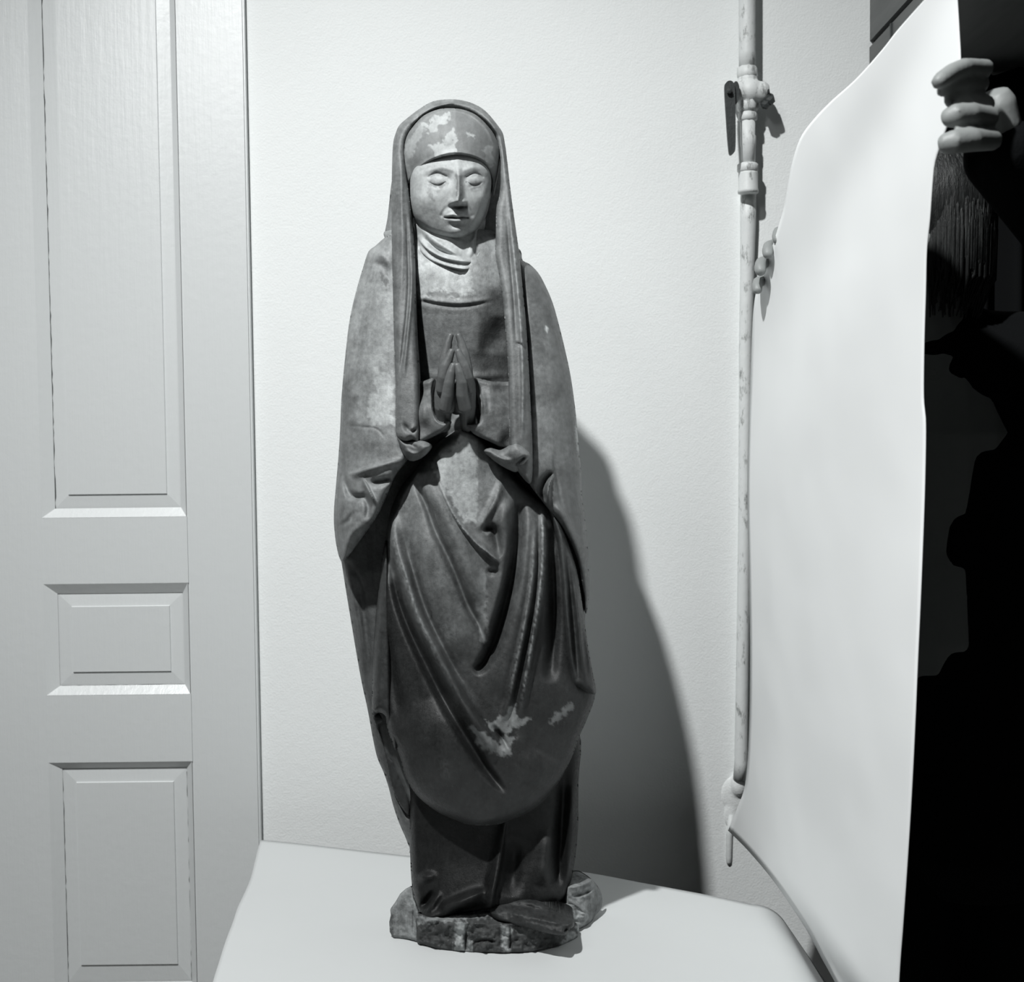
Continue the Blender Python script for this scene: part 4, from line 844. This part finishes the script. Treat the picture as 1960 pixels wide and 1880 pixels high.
# hands
def hands():
    Yh = 1.872
    for side in (0, 1):
        bm = bmesh.new()
        def q(u, v, Y): return PV(u if side == 0 else u_m(u, v), v, Y)
        def u_m(u, v): return 2*(870+(v-640)*.02) - u - (3 if v > 740 else 0)
        px = Yh/F
        def ch(pts, sq=None): tube(bm, [q(u, v, Y) for u, v, Y, r in pts], [r*px for u, v, Y, r in pts], 14, squash=sq)
        # wrist and palm
        ch([(850, 818, 1.925, 13), (849, 800, 1.91, 15), (849, 780, 1.90, 18), (850, 758, 1.897, 19.5), (851, 735, 1.895, 17.5), (852, 718, 1.897, 14)])
        ch([(860, 785, 1.892, 10), (863, 768, 1.888, 11), (864, 750, 1.885, 11), (865, 730, 1.885, 10)])
        # middle, ring and little finger behind, index in front of them, thumb foremost
        ch([(849, 735, 1.893, 13), (850, 705, 1.893, 12), (853, 680, 1.893, 10.5), (858, 655, 1.893, 7.5), (863, 641, 1.893, 6)])
        ch([(848, 735, 1.908, 9.5), (849, 705, 1.912, 9), (853, 680, 1.912, 8), (860, 658, 1.912, 6.5)])
        ch([(848, 735, 1.925, 8.5), (850, 710, 1.928, 7.5), (855, 690, 1.928, 6.5)])
        ch([(846, 748, 1.884, 12), (849, 722, 1.876, 12), (854, 700, 1.873, 10.5), (861, 682, 1.872, 7.8), (865, 671, 1.872, 6.2)])
        ch([(852, 782, 1.878, 13), (857, 755, 1.868, 12), (860, 732, 1.862, 10.5), (864, 712, 1.860, 8.5), (868, 698, 1.860, 6.2)])
        o = from_bm('hand', bm, M_HAND, root, True)
        remesh(o, .0011, 2)
hands()

# ------------------------------------------------------------------ foot and base
relief('shoe', [(938, 1748), (940, 1735), (958, 1725), (980, 1719), (1003, 1717), (1026, 1722), (1048, 1733), (1068, 1746), (1086, 1753), (1098, 1761), (1098, 1773), (1088, 1781), (1082, 1790), (1070, 1791), (1040, 1785), (1006, 1776), (975, 1768), (952, 1761)],
       lambda U, V, x: 1.985-.0011*(V-1720)-.0001*(U-940), M_DARK, root, T=.024, R=14, thick=.05, step=1.5, tone=.03, rough=.004,
       strokes=[('r', [(950, 1742, 6, .004), (1000, 1752, 8, .010), (1050, 1763, 8, .010), (1085, 1770, 6, .004)]), ('r', [(960, 1730, 6, -.004), (1010, 1737, 7, -.008), (1055, 1748, 6, -.006)]), ('r', [(1088, 1776, 4, -.01), (1078, 1786, 3, -.012)])])
def baseD(bot, ztop):
    bt = table(bot)
    def f(U, V, x):
        face = on_z(U, bt(U), ZT+.0005)[..., 1]
        d = ray(U, V); t = (ztop-CAMZ)/d[..., 2]; topY = d[..., 1]*t
        return np.maximum(face, np.minimum(topY, 2.14))
    return f
zc = ZT+.046
relief('base', [(798, 1752), (830, 1752), (870, 1745), (940, 1738), (1000, 1742), (1060, 1755), (1104, 1772), (1107, 1785), (1104, 1795), (1085, 1806), (1060, 1815), (1020, 1822), (976, 1824), (930, 1824), (880, 1821), (840, 1817), (812, 1809), (799, 1806), (797, 1780)],
       baseD([(797, 1806), (830, 1815), (880, 1821), (960, 1825), (1020, 1822), (1070, 1811), (1107, 1792)], zc), M_BASE, root, T=.008, R=6, thick=.01, step=1.4, tone=.055, rough=.010, rs=16,
       tones=[([(872, 1765), (892, 1765), (892, 1822), (870, 1822)], .27, 3, 4), ([(893, 1800), (905, 1800), (905, 1822), (893, 1822)], .26, 2, 3), ([(960, 1770), (978, 1775), (978, 1824), (962, 1824)], .27, 3, 4), ([(1080, 1785), (1108, 1775), (1108, 1790), (1075, 1812)], .28, 3, 6), ([(799, 1756), (940, 1740), (960, 1752), (800, 1770)], .24, 3, 4)],
       strokes=[('v', [(893, 1768, 2.2, -.012), (892, 1795, 2.2, -.025), (891, 1824, 2.2, -.025)]), ('v', [(977, 1768, 1.8, -.006), (977, 1795, 1.8, -.014), (976, 1824, 1.8, -.018)]), ('r', [(958, 1790, 3, -.004), (978, 1795, 3, -.006)]), ('r', [(905, 1805, 3, -.005), (930, 1800, 3, -.008), (955, 1806, 3, -.003)])])
relief('side_block', [(788, 1698), (792, 1720), (801, 1745), (806, 1770), (806, 1806), (792, 1800), (775, 1797), (752, 1795), (746, 1784), (745, 1765), (748, 1752), (747, 1742), (757, 1728), (765, 1714), (776, 1704)],
       baseD([(745, 1795), (775, 1797), (800, 1806)], ZT+.085), M_BASE, root, T=.005, R=5, thick=.006, step=1.5, tone=.23, rough=.003, smooth_out=False,
       tones=[([(745, 1748), (753, 1752), (752, 1794), (745, 1790)], .10, 2, 4)],
       strokes=[('v', [(791, 1712, 1.2, -.004), (791, 1760, 1.2, -.006), (790, 1800, 1.2, -.004)]), ('v', [(770, 1730, 1, -.001), (768, 1790, 1, -.002)])])
relief('rock', [(1088, 1676), (1104, 1668), (1120, 1675), (1138, 1690), (1149, 1706), (1153, 1722), (1150, 1740), (1140, 1752), (1134, 1762), (1122, 1774), (1106, 1779), (1095, 1770), (1084, 1752), (1080, 1720)],
       baseD([(1080, 1779), (1106, 1779), (1134, 1764), (1153, 1745)], ZT+.07), M_BASE, root, T=.014, R=13, thick=.004, step=1.5, tone=.2, rough=.009, rs=22,
       strokes=[('r', [(1092, 1716, 3, -.006), (1115, 1712, 3, -.012), (1138, 1700, 3, -.006)]), ('r', [(1085, 1722, 4, .006), (1110, 1738, 4, .008), (1130, 1755, 4, .004)]), ('v', [(1088, 1735, 2, -.008), (1090, 1752, 2, -.010)]), ('r', [(1112, 1745, 4, -.008), (1108, 1760, 4, -.010)])])
relief('rock', [(1030, 1740), (1060, 1728), (1090, 1722), (1112, 1735), (1126, 1752), (1118, 1770), (1100, 1780), (1070, 1778), (1040, 1765)],
       baseD([(1030, 1800), (1070, 1795), (1126, 1775)], ZT+.045), M_BASE, root, T=.010, R=9, thick=.004, step=1.5, tone=.24, rough=.012, rs=14)
